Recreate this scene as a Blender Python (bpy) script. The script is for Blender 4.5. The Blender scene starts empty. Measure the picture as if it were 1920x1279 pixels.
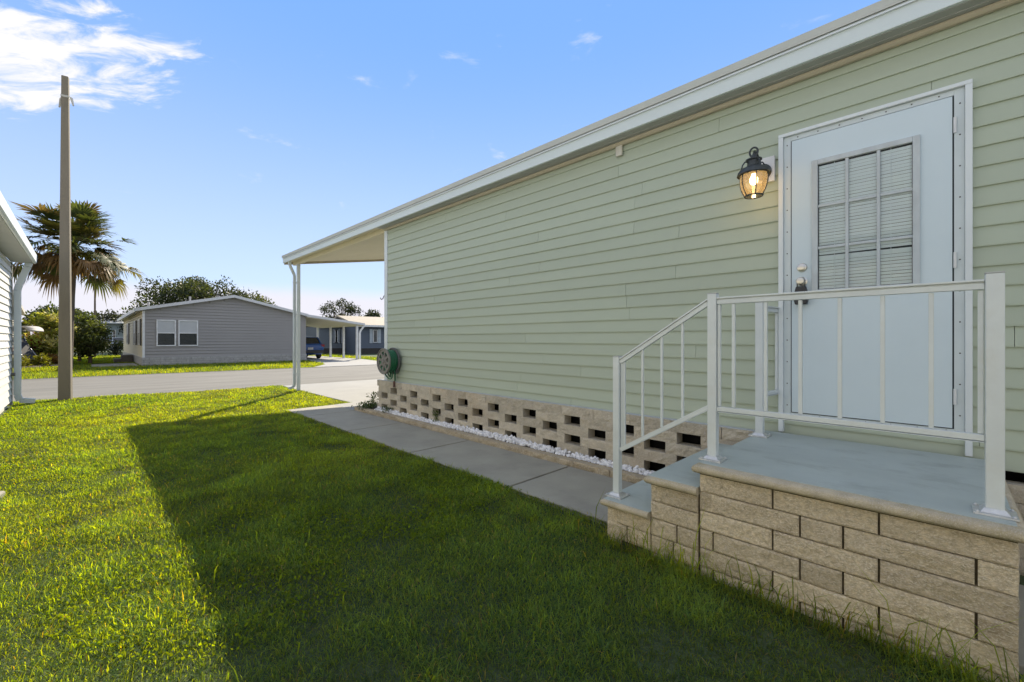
import bpy, bmesh, math, random
import numpy as np
from mathutils import Vector, Matrix, noise

random.seed(7); RNG = np.random.default_rng(11)
sc = bpy.context.scene
col = sc.collection
R = math.radians
PI = math.pi
# ------------------------------------------------------------------ camera
AZ = R(44.84)                       # view azimuth measured from +Y towards +X
H = 1.26                            # eye height
S_, C_ = math.sin(AZ), math.cos(AZ)
FPX = 805.0
cam_d = bpy.data.cameras.new('camera'); cam = bpy.data.objects.new('camera', cam_d); col.objects.link(cam)
cam.location = (0, 0, H); cam.rotation_euler = (R(90), 0, -AZ)
cam_d.sensor_width = 36; cam_d.lens = FPX / 1920 * 36
cam_d.shift_y = -2.5 / 1920
cam_d.clip_end = 2000; cam_d.clip_start = 0.05
sc.camera = cam
# ------------------------------------------------------------------ light
SUN_AZ = R(42.2); SUN_EL = R(36.2)
SKY_STRENGTH = 0.15; EXPOSURE = 0.85; SUN_STRENGTH = 4.7
sun_d = bpy.data.lights.new('sun', 'SUN'); sun = bpy.data.objects.new('sun', sun_d); col.objects.link(sun)
sun_d.energy = SUN_STRENGTH; sun_d.angle = R(0.53); sun_d.color = (1.0, 0.88, 0.69)
sdir = Vector((math.sin(SUN_AZ) * math.cos(SUN_EL), math.cos(SUN_AZ) * math.cos(SUN_EL), math.sin(SUN_EL)))
sun.rotation_euler = sdir.to_track_quat('Z', 'Y').to_euler()
sun.location = (20, 20, 30)
sc.view_settings.view_transform = 'Standard'; sc.view_settings.look = 'None'
sc.view_settings.exposure = EXPOSURE; sc.view_settings.gamma = 1.0
# ------------------------------------------------------------------ sky
W = bpy.data.worlds.new('World'); sc.world = W; W.use_nodes = True
def pix_dir(px, py):
    t = (px - 960) / FPX
    v = Vector((S_ + C_ * t, C_ - S_ * t, (637 - py) / FPX)); v.normalize(); return v
def build_world():
    nt = W.node_tree; N = nt.nodes; L = nt.links
    for n in list(N): N.remove(n)
    out = N.new('ShaderNodeOutputWorld'); bg = N.new('ShaderNodeBackground')
    bg.inputs['Strength'].default_value = SKY_STRENGTH
    L.new(bg.outputs[0], out.inputs[0])
    sky = N.new('ShaderNodeTexSky'); sky.sky_type = 'NISHITA'; sky.sun_disc = False
    sky.sun_elevation = SUN_EL; sky.sun_rotation = SUN_AZ
    sky.air_density = 1.0; sky.dust_density = 0.0; sky.ozone_density = 2.5; sky.altitude = 0
    tc = N.new('ShaderNodeTexCoord')
    def math_(op, a, b=None, c=None, clamp=False):
        m = N.new('ShaderNodeMath'); m.operation = op; m.use_clamp = clamp
        for i, x in enumerate((a, b, c)):
            if x is None: continue
            if isinstance(x, (int, float)): m.inputs[i].default_value = x
            else: L.new(x, m.inputs[i])
        return m.outputs[0]
    def vdot(vec):
        m = N.new('ShaderNodeVectorMath'); m.operation = 'DOT_PRODUCT'
        L.new(tc.outputs['Generated'], m.inputs[0]); m.inputs[1].default_value = vec
        return m.outputs['Value']
    def smooth(x, a, b):
        m = N.new('ShaderNodeMapRange'); m.interpolation_type = 'SMOOTHSTEP'
        m.inputs['From Min'].default_value = a; m.inputs['From Max'].default_value = b
        L.new(x, m.inputs['Value']); return m.outputs['Result']
    def mapping(scale, rot=(0, 0, 0), loc=(0, 0, 0)):
        m = N.new('ShaderNodeMapping'); m.inputs['Scale'].default_value = scale
        m.inputs['Rotation'].default_value = rot; m.inputs['Location'].default_value = loc
        L.new(tc.outputs['Generated'], m.inputs['Vector']); return m.outputs[0]
    def noise_(vec, scale, detail=6, rough=.55, dist=0.0):
        n = N.new('ShaderNodeTexNoise'); n.inputs['Scale'].default_value = scale
        n.inputs['Detail'].default_value = detail; n.inputs['Roughness'].default_value = rough
        n.inputs['Distortion'].default_value = dist
        L.new(vec, n.inputs['Vector']); return n.outputs['Fac']
    def mix(fac, a, b):
        m = N.new('ShaderNodeMix'); m.data_type = 'RGBA'
        if isinstance(fac, (int, float)): m.inputs[0].default_value = fac
        else: L.new(fac, m.inputs[0])
        for s, x in ((6, a), (7, b)):
            if isinstance(x, tuple): m.inputs[s].default_value = x
            else: L.new(x, m.inputs[s])
        return m.outputs[2]
    def mul(a, c):
        m = N.new('ShaderNodeMix'); m.data_type = 'RGBA'; m.blend_type = 'MULTIPLY'; m.inputs[0].default_value = 1
        L.new(a, m.inputs[6]); m.inputs[7].default_value = c; return m.outputs[2]
    z = vdot((0, 0, 1))
    base = mul(sky.outputs[0], SKY_TINT)
    # broad even blue of the real sky mixed over the physical one
    grad = mix(smooth(z, 0.02, 0.62), GRAD_LOW, GRAD_HIGH)
    base = mix(SKY_MIX, base, grad)
    # wispy cloud bank at the upper left, streaks running up to the right
    d0 = pix_dir(120, 105)
    up = Vector((0, 0, 1)); rt = d0.cross(up).normalized(); upp = rt.cross(d0).normalized()
    u = vdot(tuple(rt * 1.0)); v = vdot(tuple(upp * 1.0))
    ur = math_('ADD', math_('MULTIPLY', u, .94), math_('MULTIPLY', v, .34))
    vr = math_('SUBTRACT', math_('MULTIPLY', v, .94), math_('MULTIPLY', u, .34))
    cb = N.new('ShaderNodeCombineXYZ')
    L.new(math_('MULTIPLY', ur, 1.0), cb.inputs[0]); L.new(math_('MULTIPLY', vr, 3.0), cb.inputs[1])
    cb.inputs[2].default_value = 3.7
    n1 = noise_(cb.outputs[0], 10.0, 10, .62, .5)
    fall = math_('ADD', math_('POWER', math_('ABSOLUTE', math_('DIVIDE', math_('ADD', ur, 0.02), .155)), 2),
                 math_('POWER', math_('ABSOLUTE', math_('DIVIDE', vr, .066)), 2))
    body = math_('SUBTRACT', 1.0, fall)
    m1 = math_('ADD', math_('MULTIPLY', n1, 3.4), math_('MULTIPLY', math_('MAXIMUM', body, -2.2), .50))
    front = smooth(vdot(tuple(d0)), .80, .88)
    c1 = math_('MULTIPLY', smooth(m1, 1.62, 2.35), front)
    # few faint puffs elsewhere
    n2 = noise_(mapping((1.0, 1.0, 2.6), loc=(4.1, 1.3, .2)), 7.5, 8, .6, .3)
    c2 = math_('MULTIPLY', smooth(n2, .62, .80), math_('MULTIPLY', smooth(z, .16, .30), .5))
    # bright bank low over the horizon
    n3 = noise_(mapping((1, 1, 1.5)), 5.0, 5, .55)
    zz = math_('ADD', z, math_('MULTIPLY', math_('SUBTRACT', n3, .5), .03))
    c3 = math_('SUBTRACT', 1.0, smooth(zz, .082, .118))
    cc = mix(c2, base, CLOUD)
    cc = mix(math_('MULTIPLY', c3, .9), cc, CLOUD_LOW)
    cc = mix(c1, cc, CLOUD)
    # unseen bright cloud added overhead and behind the camera fills the shade with whiter light
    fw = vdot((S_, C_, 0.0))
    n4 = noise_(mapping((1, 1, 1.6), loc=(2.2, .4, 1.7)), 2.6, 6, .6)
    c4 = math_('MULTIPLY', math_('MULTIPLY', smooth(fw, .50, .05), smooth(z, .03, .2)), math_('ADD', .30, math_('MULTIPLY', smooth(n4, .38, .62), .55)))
    cc = mix(c4, cc, CLOUD_FILL)
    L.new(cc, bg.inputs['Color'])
K = 1.0 / (SKY_STRENGTH * 2 ** EXPOSURE)     # scene-linear 1.0 on film, in sky units
SKY_TINT = (0.92, 0.96, 1.12, 1); SKY_MIX = 0.90
CLOUD_FILL = (0.98 * K, 0.93 * K, 0.86 * K, 1)
GRAD_LOW = (0.64 * K, 0.77 * K, 1.01 * K, 1); GRAD_HIGH = (0.225 * K, 0.465 * K, 1.0 * K, 1)
CLOUD = (1.05 * K, 1.03 * K, 1.05 * K, 1); CLOUD_LOW = (0.93 * K, 0.90 * K, 0.97 * K, 1)
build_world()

# ------------------------------------------------------------------ materials
MATS = {}
def M(name, c, rough=.6, var=.12, vs=4.0, bump=0.0, bs=60.0, metal=0.0, spec=.5, stretch=(1, 1, 1),
      c2=None, stain=None, stain_s=1.2, stain_amt=.5, spk=None, spk_s=250, spk_amt=.5, isl=0):
    if name in MATS: return MATS[name]
    m = bpy.data.materials.new(name); m.use_nodes = True; MATS[name] = m
    nt = m.node_tree; N = nt.nodes; L = nt.links; b = N['Principled BSDF']
    b.inputs['Roughness'].default_value = rough; b.inputs['Metallic'].default_value = metal
    b.inputs['Specular IOR Level'].default_value = spec
    tc = N.new('ShaderNodeTexCoord'); mp = N.new('ShaderNodeMapping'); mp.inputs['Scale'].default_value = stretch
    L.new(tc.outputs['Object'], mp.inputs[0])
    def nz(s, det=5, r=.6):
        n = N.new('ShaderNodeTexNoise'); n.inputs['Scale'].default_value = s; n.inputs['Detail'].default_value = det
        n.inputs['Roughness'].default_value = r; L.new(mp.outputs[0], n.inputs['Vector']); return n.outputs['Fac']
    def ramp(f, a, b_):
        r = N.new('ShaderNodeMapRange'); r.inputs['From Min'].default_value = a; r.inputs['From Max'].default_value = b_
        L.new(f, r.inputs['Value']); return r.outputs[0]
    def mix(f, a, b_):
        x = N.new('ShaderNodeMix'); x.data_type = 'RGBA'; L.new(f, x.inputs[0])
        for s, q in ((6, a), (7, b_)):
            if isinstance(q, tuple): x.inputs[s].default_value = (q[0], q[1], q[2], 1)
            else: L.new(q, x.inputs[s])
        return x.outputs[2]
    lo = tuple(max(0, k * (1 - var)) for k in c); hi = c2 or tuple(min(.95, k * (1 + var)) for k in c)
    colr = mix(ramp(nz(vs), .3, .7), lo, hi)
    if stain:
        f = ramp(nz(stain_s, 8, .65), .52, .78)
        mm = N.new('ShaderNodeMath'); mm.operation = 'MULTIPLY'; mm.inputs[1].default_value = stain_amt; L.new(f, mm.inputs[0])
        colr = mix(mm.outputs[0], colr, stain)
    if spk:
        f = ramp(nz(spk_s, 3, .7), .50, .62)
        mm = N.new('ShaderNodeMath'); mm.operation = 'MULTIPLY'; mm.inputs[1].default_value = spk_amt; L.new(f, mm.inputs[0])
        colr = mix(mm.outputs[0], colr, spk)
    if isl:      # every board or block carries its own slight tone
        ge = N.new('ShaderNodeNewGeometry'); mr = N.new('ShaderNodeMapRange'); mr.inputs['To Min'].default_value = 1 - isl; mr.inputs['To Max'].default_value = 1 + isl * .8
        L.new(ge.outputs['Random Per Island'], mr.inputs['Value'])
        vm = N.new('ShaderNodeVectorMath'); vm.operation = 'SCALE'; L.new(colr, vm.inputs[0]); L.new(mr.outputs[0], vm.inputs['Scale']); colr = vm.outputs[0]
    L.new(colr, b.inputs['Base Color'])
    if bump:
        bp = N.new('ShaderNodeBump'); bp.inputs['Strength'].default_value = bump; bp.inputs['Distance'].default_value = .01
        L.new(nz(bs, 6, .65), bp.inputs['Height']); L.new(bp.outputs[0], b.inputs['Normal'])
    return m

def leaf_mat(name, transl=.45, rough=.5, tint=(1.25, 1.15, .35), spec=.3):
    """colour comes from the per leaf colour attribute 'tone'; light passes through the blade"""
    m = bpy.data.materials.new(name); m.use_nodes = True; nt = m.node_tree; N = nt.nodes; L = nt.links
    b = N['Principled BSDF']; b.inputs['Roughness'].default_value = rough; b.inputs['Specular IOR Level'].default_value = spec
    a = N.new('ShaderNodeAttribute'); a.attribute_name = 'tone'
    L.new(a.outputs['Color'], b.inputs['Base Color'])
    t = N.new('ShaderNodeBsdfTranslucent')
    mm = N.new('ShaderNodeMix'); mm.data_type = 'RGBA'; mm.blend_type = 'MULTIPLY'; mm.inputs[0].default_value = 1
    L.new(a.outputs['Color'], mm.inputs[6]); mm.inputs[7].default_value = (*tint, 1)
    L.new(mm.outputs[2], t.inputs['Color'])
    mx = N.new('ShaderNodeMixShader'); mx.inputs[0].default_value = transl
    L.new(b.outputs[0], mx.inputs[1]); L.new(t.outputs[0], mx.inputs[2])
    L.new(mx.outputs[0], N['Material Output'].inputs['Surface'])
    return m

def glass_mat(name, tint=(1, 1, 1), refl=.10, rough=.02):
    m = bpy.data.materials.new(name); m.use_nodes = True; nt = m.node_tree; N = nt.nodes; L = nt.links
    N.remove(N['Principled BSDF'])
    tr = N.new('ShaderNodeBsdfTransparent'); tr.inputs[0].default_value = (*tint, 1)
    gl = N.new('ShaderNodeBsdfGlossy'); gl.inputs['Roughness'].default_value = rough
    fr = N.new('ShaderNodeFresnel'); fr.inputs[0].default_value = 1.5
    ad = N.new('ShaderNodeMath'); ad.operation = 'ADD'; ad.inputs[1].default_value = refl; ad.use_clamp = True
    L.new(fr.outputs[0], ad.inputs[0])
    mx = N.new('ShaderNodeMixShader'); L.new(ad.outputs[0], mx.inputs[0]); L.new(tr.outputs[0], mx.inputs[1]); L.new(gl.outputs[0], mx.inputs[2])
    L.new(mx.outputs[0], N['Material Output'].inputs['Surface'])
    return m

def emis_mat(name, c, s):
    m = bpy.data.materials.new(name); m.use_nodes = True; nt = m.node_tree
    b = nt.nodes['Principled BSDF']; b.inputs['Base Color'].default_value = (*c, 1)
    b.inputs['Emission Color'].default_value = (*c, 1); b.inputs['Emission Strength'].default_value = s
    return m

# ------------------------------------------------------------------ mesh helpers
ORG = {}
class MB:
    def __init__(s): s.v = []; s.f = []
    def add(s, vs, fs):
        o = len(s.v); s.v += [tuple(p) for p in vs]; s.f += [tuple(i + o for i in q) for q in fs]
    def box(s, x0, x1, y0, y1, z0, z1):
        s.add([(x0, y0, z0), (x1, y0, z0), (x1, y1, z0), (x0, y1, z0), (x0, y0, z1), (x1, y0, z1), (x1, y1, z1), (x0, y1, z1)],
              [(0, 3, 2, 1), (4, 5, 6, 7), (0, 1, 5, 4), (1, 2, 6, 5), (2, 3, 7, 6), (3, 0, 4, 7)])
    def hexa(s, p):   # eight points, bottom ring then top ring
        s.add(p, [(0, 3, 2, 1), (4, 5, 6, 7), (0, 1, 5, 4), (1, 2, 6, 5), (2, 3, 7, 6), (3, 0, 4, 7)])
    def bar(s, p0, p1, w, h, up=(0, 0, 1), w1=None, h1=None):
        p0, p1 = Vector(p0), Vector(p1); d = (p1 - p0).normalized(); up = Vector(up)
        a = d.cross(up)
        if a.length < 1e-4: a = d.cross(Vector((1, 0, 0)))
        a.normalize(); b = a.cross(d).normalized()
        w1 = w if w1 is None else w1; h1 = h if h1 is None else h1
        q = []
        for p, ww, hh in ((p0, w, h), (p1, w1, h1)):
            for i, j in ((-1, -1), (1, -1), (1, 1), (-1, 1)): q.append(p + a * (i * ww / 2) + b * (j * hh / 2))
        s.hexa(q)
    def tube(s, pts, r, n=8, cap=True):
        pts = [Vector(p) for p in pts]; rs = r if isinstance(r, (list, tuple)) else [r] * len(pts)
        rings = []; ref = None
        for i, p in enumerate(pts):
            d = (pts[min(i + 1, len(pts) - 1)] - pts[max(i - 1, 0)]).normalized()
            if ref is None: ref = d.orthogonal().normalized()
            ref = (ref - d * ref.dot(d)); ref = ref.normalized() if ref.length > 1e-5 else d.orthogonal().normalized()
            b = d.cross(ref)
            rings.append([p + (ref * math.cos(2 * PI * k / n) + b * math.sin(2 * PI * k / n)) * rs[i] for k in range(n)])
        vs = [q for r_ in rings for q in r_]; fs = []
        for i in range(len(pts) - 1):
            for k in range(n):
                fs.append((i * n + k, i * n + (k + 1) % n, (i + 1) * n + (k + 1) % n, (i + 1) * n + k))
        if cap: fs.append(tuple(range(n))[::-1]); fs.append(tuple((len(pts) - 1) * n + k for k in range(n)))
        s.add(vs, fs)
    def lathe(s, prof, o, axis=(0, 0, 1), n=20, cap=True):
        ax = Vector(axis).normalized(); u = ax.orthogonal().normalized(); w = ax.cross(u); o = Vector(o)
        vs = []; fs = []
        for r, h in prof:
            for k in range(n): vs.append(o + ax * h + (u * math.cos(2 * PI * k / n) + w * math.sin(2 * PI * k / n)) * r)
        for i in range(len(prof) - 1):
            for k in range(n): fs.append((i * n + k, i * n + (k + 1) % n, (i + 1) * n + (k + 1) % n, (i + 1) * n + k))
        if cap:
            fs.append(tuple(range(n))[::-1]); fs.append(tuple((len(prof) - 1) * n + k for k in range(n)))
        s.add(vs, fs)
    def prism(s, poly, a, b, plane='XY'):
        """2-D polygon swept from a to b along the missing axis"""
        def p3(p, h): return {'XY': (p[0], p[1], h), 'XZ': (p[0], h, p[1]), 'YZ': (h, p[0], p[1])}[plane]
        n = len(poly)
        s.add([p3(p, a) for p in poly] + [p3(p, b) for p in poly],
              [tuple(range(n))[::-1], tuple(range(n, 2 * n))] + [(i, (i + 1) % n, n + (i + 1) % n, n + i) for i in range(n)])
    def rough(s, o, u, v, n, w, h, depth, res=.02, amp=.006, seed=0.0, edge=.004):
        """split-face masonry block: front grid pushed in and out by noise, closed sides"""
        o, u, v, n = Vector(o), Vector(u), Vector(v), Vector(n)
        nu = max(2, int(round(w / res))); nv = max(2, int(round(h / res))); base = len(s.v); fr = {}
        vs = []; fs = []
        for j in range(nv + 1):
            for i in range(nu + 1):
                a, b = i / nu * w, j / nv * h
                p = o + u * a + v * b
                e = min(a, w - a, b, h - b)
                k = noise.noise(p * 13 + Vector((seed, 0, 0))) * amp + noise.noise(p * 42 + Vector((0, seed, 3))) * amp * .55
                if e < 1e-6: k = -edge + k * .4
                vs.append(p + n * k)
        for j in range(nv):
            for i in range(nu): fs.append((j * (nu + 1) + i, j * (nu + 1) + i + 1, (j + 1) * (nu + 1) + i + 1, (j + 1) * (nu + 1) + i))
        bo = len(vs)
        vs += [o - n * depth, o + u * w - n * depth, o + u * w + v * h - n * depth, o + v * h - n * depth]
        bot = [i for i in range(nu + 1)]; top = [nv * (nu + 1) + i for i in range(nu + 1)]
        lef = [j * (nu + 1) for j in range(nv + 1)]; rig = [j * (nu + 1) + nu for j in range(nv + 1)]
        fs += [tuple(bot[::-1] + [bo, bo + 1]), tuple(top + [bo + 2, bo + 3]), tuple(lef + [bo + 3, bo])[::1], tuple(rig[::-1] + [bo + 1, bo + 2]), (bo, bo + 3, bo + 2, bo + 1)]
        s.add(vs, fs)
    def build(s, name, mat, parent=None, smooth=False, bevel=0, seg=2, auto=None):
        v = np.array(s.v, float).reshape(-1, 3)
        if parent is not None: o = ORG[parent.name]
        else:
            lo, hi = v.min(0), v.max(0); o = Vector(((lo[0] + hi[0]) / 2, (lo[1] + hi[1]) / 2, lo[2]))
        me = bpy.data.meshes.new(name); me.from_pydata([tuple(p) for p in (v - np.array(o))], [], s.f); me.validate()
        bm = bmesh.new(); bm.from_mesh(me); bmesh.ops.recalc_face_normals(bm, faces=bm.faces); bm.to_mesh(me); bm.free()
        ob = bpy.data.objects.new(name, me); col.objects.link(ob); me.materials.append(mat)
        if parent is not None: ob.parent = parent
        else: ob.location = o
        ORG[ob.name] = Vector(o)
        if smooth:
            for p in me.polygons: p.use_smooth = True
        if auto is not None:
            for p in me.polygons: p.use_smooth = True
            bm = bmesh.new(); bm.from_mesh(me)
            for e in bm.edges:
                if len(e.link_faces) == 2 and e.calc_face_angle(0) > R(auto): e.smooth = False
            bm.to_mesh(me); bm.free()
        if bevel:
            b = ob.modifiers.new('bevel', 'BEVEL'); b.width = bevel; b.segments = seg; b.limit_method = 'ANGLE'; b.angle_limit = R(40)
        return ob

def tag(o, label=None, cat=None, group=None, kind=None):
    if label: o['label'] = label
    if cat: o['category'] = cat
    if group: o['group'] = group
    if kind: o['kind'] = kind
    return o
def thing(name, loc, label, cat, group=None):
    o = bpy.data.objects.new(name, None); col.objects.link(o); o.location = loc; o.empty_display_size = .2
    ORG[o.name] = Vector(loc); return tag(o, label, cat, group)

def ray(px):
    t = (px - 960) / FPX; return S_ + C_ * t, C_ - S_ * t
def at(px, d):                       # ground point seen at picture column px and depth d
    a, b = ray(px); return a * d, b * d

def cloud_mesh(name, V, F, T, mat, parent=None, base=None, smooth=False):
    """V (n,3) verts, F list/array of tris or quads (m,k), T (n,3) tones"""
    if parent is not None: o = ORG[parent.name]
    elif base is not None: o = Vector(base)
    else: o = Vector((0, 0, 0))
    V = (np.asarray(V, float) - np.array(o)).astype(np.float32)
    me = bpy.data.meshes.new(name); me.vertices.add(len(V)); me.vertices.foreach_set('co', V.ravel())
    loops = []; starts = []; c = 0
    for A in (F if isinstance(F, list) else [F]):
        A = np.asarray(A, np.int32)
        if len(A) == 0: continue
        k = A.shape[1]; loops.append(A.ravel()); starts.append(c + np.arange(len(A)) * k); c += A.size
    loops = np.concatenate(loops); starts = np.concatenate(starts)
    me.loops.add(len(loops)); me.loops.foreach_set('vertex_index', loops)
    me.polygons.add(len(starts)); me.polygons.foreach_set('loop_start', starts.astype(np.int32))
    me.update(calc_edges=True)
    a = me.color_attributes.new('tone', 'FLOAT_COLOR', 'POINT')
    a.data.foreach_set('color', np.hstack([np.asarray(T, np.float32), np.ones((len(V), 1), np.float32)]).ravel())
    if smooth: me.polygons.foreach_set('use_smooth', np.ones(len(starts), bool))
    me.materials.append(mat)
    ob = bpy.data.objects.new(name, me); col.objects.link(ob)
    if parent is not None: ob.parent = parent
    else: ob.location = o
    ORG[ob.name] = Vector(o)
    return ob

def leaves(P, size, tone, tvar=.3, elong=2.2, normal=None, up=0.0, rng=RNG):
    """diamond leaves (two tris sharing a crease) at the points P"""
    n = len(P); size = np.broadcast_to(size, (n,)) * rng.uniform(.7, 1.3, n)
    d = rng.normal(size=(n, 3)); d[:, 2] += up
    if normal is not None: d += normal
    d /= np.linalg.norm(d, axis=1)[:, None]
    r = rng.normal(size=(n, 3)); s = np.cross(d, r); s /= np.linalg.norm(s, axis=1)[:, None]
    nn = np.cross(d, s)
    w = size / elong
    L_ = size[:, None]
    b = P; m1 = P + d * L_ * .5 + s * w[:, None] * .5 + nn * w[:, None] * .15
    m2 = P + d * L_ * .5 - s * w[:, None] * .5 + nn * w[:, None] * .15
    t = P + d * L_
    V = np.stack([b, m1, t, m2], 1).reshape(-1, 3)
    i = np.arange(n) * 4
    F = np.concatenate([np.stack([i, i + 1, i + 2], 1), np.stack([i, i + 2, i + 3], 1)])
    tone = np.asarray(tone, float)
    if tone.ndim == 1: tone = np.tile(tone, (n, 1))
    T = np.clip(tone * rng.uniform(1 - tvar, 1 + tvar, (n, 1)), 0.003, 1)
    return V, F, np.repeat(T, 4, 0)

LEAF = leaf_mat('leaf_foliage', .45); 
GRASS = leaf_mat('grass_blades', .68, .5, (3.35, 2.15, .02), .14)
FROND = leaf_mat('palm_frond', .42, .5, (1.2, 1.1, .4))

# ------------------------------------------------------------------ ground, street, paving
def sheet(name, poly, z, mat, kind='structure'):
    mb = MB(); mb.add([(x, y, z) for x, y in poly], [tuple(range(len(poly)))])
    o = mb.build(name, mat); tag(o, kind=kind)
    for p in o.data.polygons:
        if p.normal.z < 0: o.data.flip_normals()
    return o
m_soil = M('lawn_soil', (.055, .08, .03), .95, .5, 60, .6, 40, stain=(.075, .06, .03), stain_s=15, stain_amt=.7)
m_asph = M('street_asphalt', (.158, .155, .142), .9, .24, 1.2, .35, 220, stain=(.115, .112, .105), stain_s=.6, stain_amt=.55, stretch=(.35, 1.6, 1))
m_conc = M('pale_concrete', (.275, .278, .272), .85, .07, 1.5, .25, 120, stain=(.235, .235, .225), stain_s=1.3, stain_amt=.5)
m_walk = M('walk_concrete', (.33, .315, .26), .85, .12, 2.2, .3, 150, stain=(.21, .195, .17), stain_s=3.2, stain_amt=.55, spk=(.25, .24, .22), spk_s=120, spk_amt=.3)
sheet('ground', [(-300, -300), (300, -300), (300, 400), (-300, 400)], 0.0, m_soil)
near_edge = [(-60, 14.2), (-8, 13.6), (-2, 13.15), (0, 13.0), (2, 12.7), (4.2, 12.45), (8, 12.3), (14, 12.2), (60, 12.2)]
far_edge = [(60, 19.6), (20, 19.8), (8, 20.1), (2, 20.35), (-3, 20.5), (-10, 20.8), (-60, 21.5)]
sheet('street', near_edge + far_edge, 0.006, m_asph)
m_edge_shade = M('edge_shade_dark', (.13, .125, .115), .9, .2, 8)
sheet('lawn_edge_shade', [(x, y - .22) for x, y in far_edge[::-1]] + [(x, y + .02) for x, y in far_edge], 0.010, m_edge_shade)  # strip coloured dark as the shadow along the far lawn edge
# driveway slab with a real edge
mb = MB(); mb.prism([(3.72, 12.5), (3.70, 8.2), (3.33, 8.15), (3.33, 7.27), (3.6, 7.27), (3.6, 6.2), (13, 6.2), (13, 12.25), (8, 12.35)], -.05, .030)
dw = mb.build('driveway', m_conc, bevel=.01); tag(dw, kind='structure')
mb = MB(); mb.prism([(7.3, 20.05), (8.6, 22.0), (9.2, 25.5), (9.2, 34), (12.55, 34), (12.55, 26), (11.9, 22), (13.2, 19.95)], -.05, .022)
tag(mb.build('driveway', m_conc), kind='structure')
# walkway: slabs cut by tooled joints
mb = MB(); ys = [-6, -1.5, 1.02, 2.56, 4.09, 5.65, 7.2, 8.12]
for a, b in zip(ys[:-1], ys[1:]): mb.box(2.50, 3.325, a + .012, b - .012, -.05, .034)
mb.box(3.325, 3.335, -6, 7.2, -.05, .03)
wk = mb.build('walkway', m_walk, bevel=.006); tag(wk, kind='structure')
m_joint = M('joint_dirt', (.05, .045, .035), .95, .3, 20)
mb = MB(); mb.box(2.505, 3.32, -5.9, 8.11, -.04, .010); tag(mb.build('walkway_joint_filler', m_joint), kind='structure')

# ------------------------------------------------------------------ main mobile home
WX = 3.60; EXPO = .1132; Z0 = 0.541; YFAR = 6.63; YNEAR = -7.0; ZTOP = 3.11
m_side = M('sage_siding', (.425, .48, .375), .55, .045, .9, .06, 30, stretch=(1, .25, 1), stain=(.375, .415, .32), stain_s=.9, stain_amt=.4, isl=.035)
m_white = M('white_trim', (.68, .73, .74), .45, .04, 3, .03, 20)
m_fasc = M('fascia_white', (.62, .69, .69), .45, .05, 2.0, .04, 14, stretch=(1, .2, 1), stain=(.54, .60, .60), stain_s=2, stain_amt=.35)
m_soff = M('soffit_tan', (.50, .45, .34), .6, .04, 3)
m_soffd = M('soffit_panel', (.39, .40, .38), .6, .05, 3)
m_roof = M('roof_white', (.70, .70, .68), .6, .05, 1)
m_cream = M('carport_cream', (.72, .66, .48), .5, .03, 2)
home = thing('mobile_home', (8.0, 0, 0), 'large sage green mobile home with white eave, carport and back door, filling the right side', 'house')
mb = MB(); seams = {}
k = 0; z = Z0
rs = random.Random(5)
while z < ZTOP - .005:
    z1 = min(z + EXPO, ZTOP + .01)
    cuts = [YNEAR]; y = YNEAR + rs.uniform(.8, 3.4)
    while y < YFAR - .5: cuts.append(y); y += 3.66
    if k == 9: cuts = [YNEAR, 2.09, YFAR - .02]
    if k == 10: cuts = [YNEAR, 2.10, YFAR - .02]
    if k == 11: cuts = [YNEAR, 1.62, 5.2, YFAR - .02]
    cuts = sorted(set([c for c in cuts if c < YFAR - .3] + [YFAR - .02]))
    for a, b in zip(cuts[:-1], cuts[1:]):
        a += .0012; b -= .0012
        jit = rs.uniform(-.0006, .0006)
        # lap board: butt edge stands proud, top edge tucks behind the next course
        x_b = WX - .016 + jit; x_t = WX - .004
        zb = z; zt = z1 + .004
        mb.add([(x_b, a, zb), (x_b, b, zb), (x_t, b, zt), (x_t, a, zt), (WX + .01, a, zb), (WX + .01, b, zb), (WX + .01, b, zt), (WX + .01, a, zt),
                (x_b - .0005, a, zb + .010), (x_b - .0005, b, zb + .010)],
               [(0, 8, 9, 1), (8, 3, 2, 9), (0, 1, 5, 4), (4, 5, 6, 7), (3, 7, 6, 2), (0, 4, 7, 3, 8), (1, 9, 2, 6, 5)])
    z += EXPO; k += 1
mb.build('siding', m_side, home)
mb = MB(); mb.box(WX + .012, 12.2, YNEAR, YFAR - .03, .54, 3.12); mb.build('wall_core', m_side, home)
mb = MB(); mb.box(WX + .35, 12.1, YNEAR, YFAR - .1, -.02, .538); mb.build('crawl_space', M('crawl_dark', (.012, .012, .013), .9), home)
mb = MB(); mb.box(WX - .024, WX + .075, YFAR - .075, YFAR + .022, .575, ZTOP); mb.build('corner_trim', m_white, home, bevel=.004)
# roof and eave
EX = 3.41; EZ = 3.115; PIT = .16; YC = 11.32; RIDGE = 7.9
mb = MB()
ft = EZ + .175
mb.hexa([(EX + .03, YNEAR, ft - .10), (RIDGE, YNEAR, ft - .10 + PIT * (RIDGE - EX)), (RIDGE, YC, ft - .10 + PIT * (RIDGE - EX)), (EX + .03, YC, ft - .10),
         (EX + .03, YNEAR, ft), (RIDGE, YNEAR, ft + PIT * (RIDGE - EX)), (RIDGE, YC, ft + PIT * (RIDGE - EX)), (EX + .03, YC, ft)])
mb.hexa([(RIDGE, YNEAR, ft - .10 + PIT * (RIDGE - EX)), (12.5, YNEAR, ft - .10), (12.5, YC, ft - .10), (RIDGE, YC, ft - .10 + PIT * (RIDGE - EX)),
         (RIDGE, YNEAR, ft + PIT * (RIDGE - EX)), (12.5, YNEAR, ft), (12.5, YC, ft), (RIDGE, YC, ft + PIT * (RIDGE - EX))])
mb.build('roof', m_roof, home)
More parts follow.
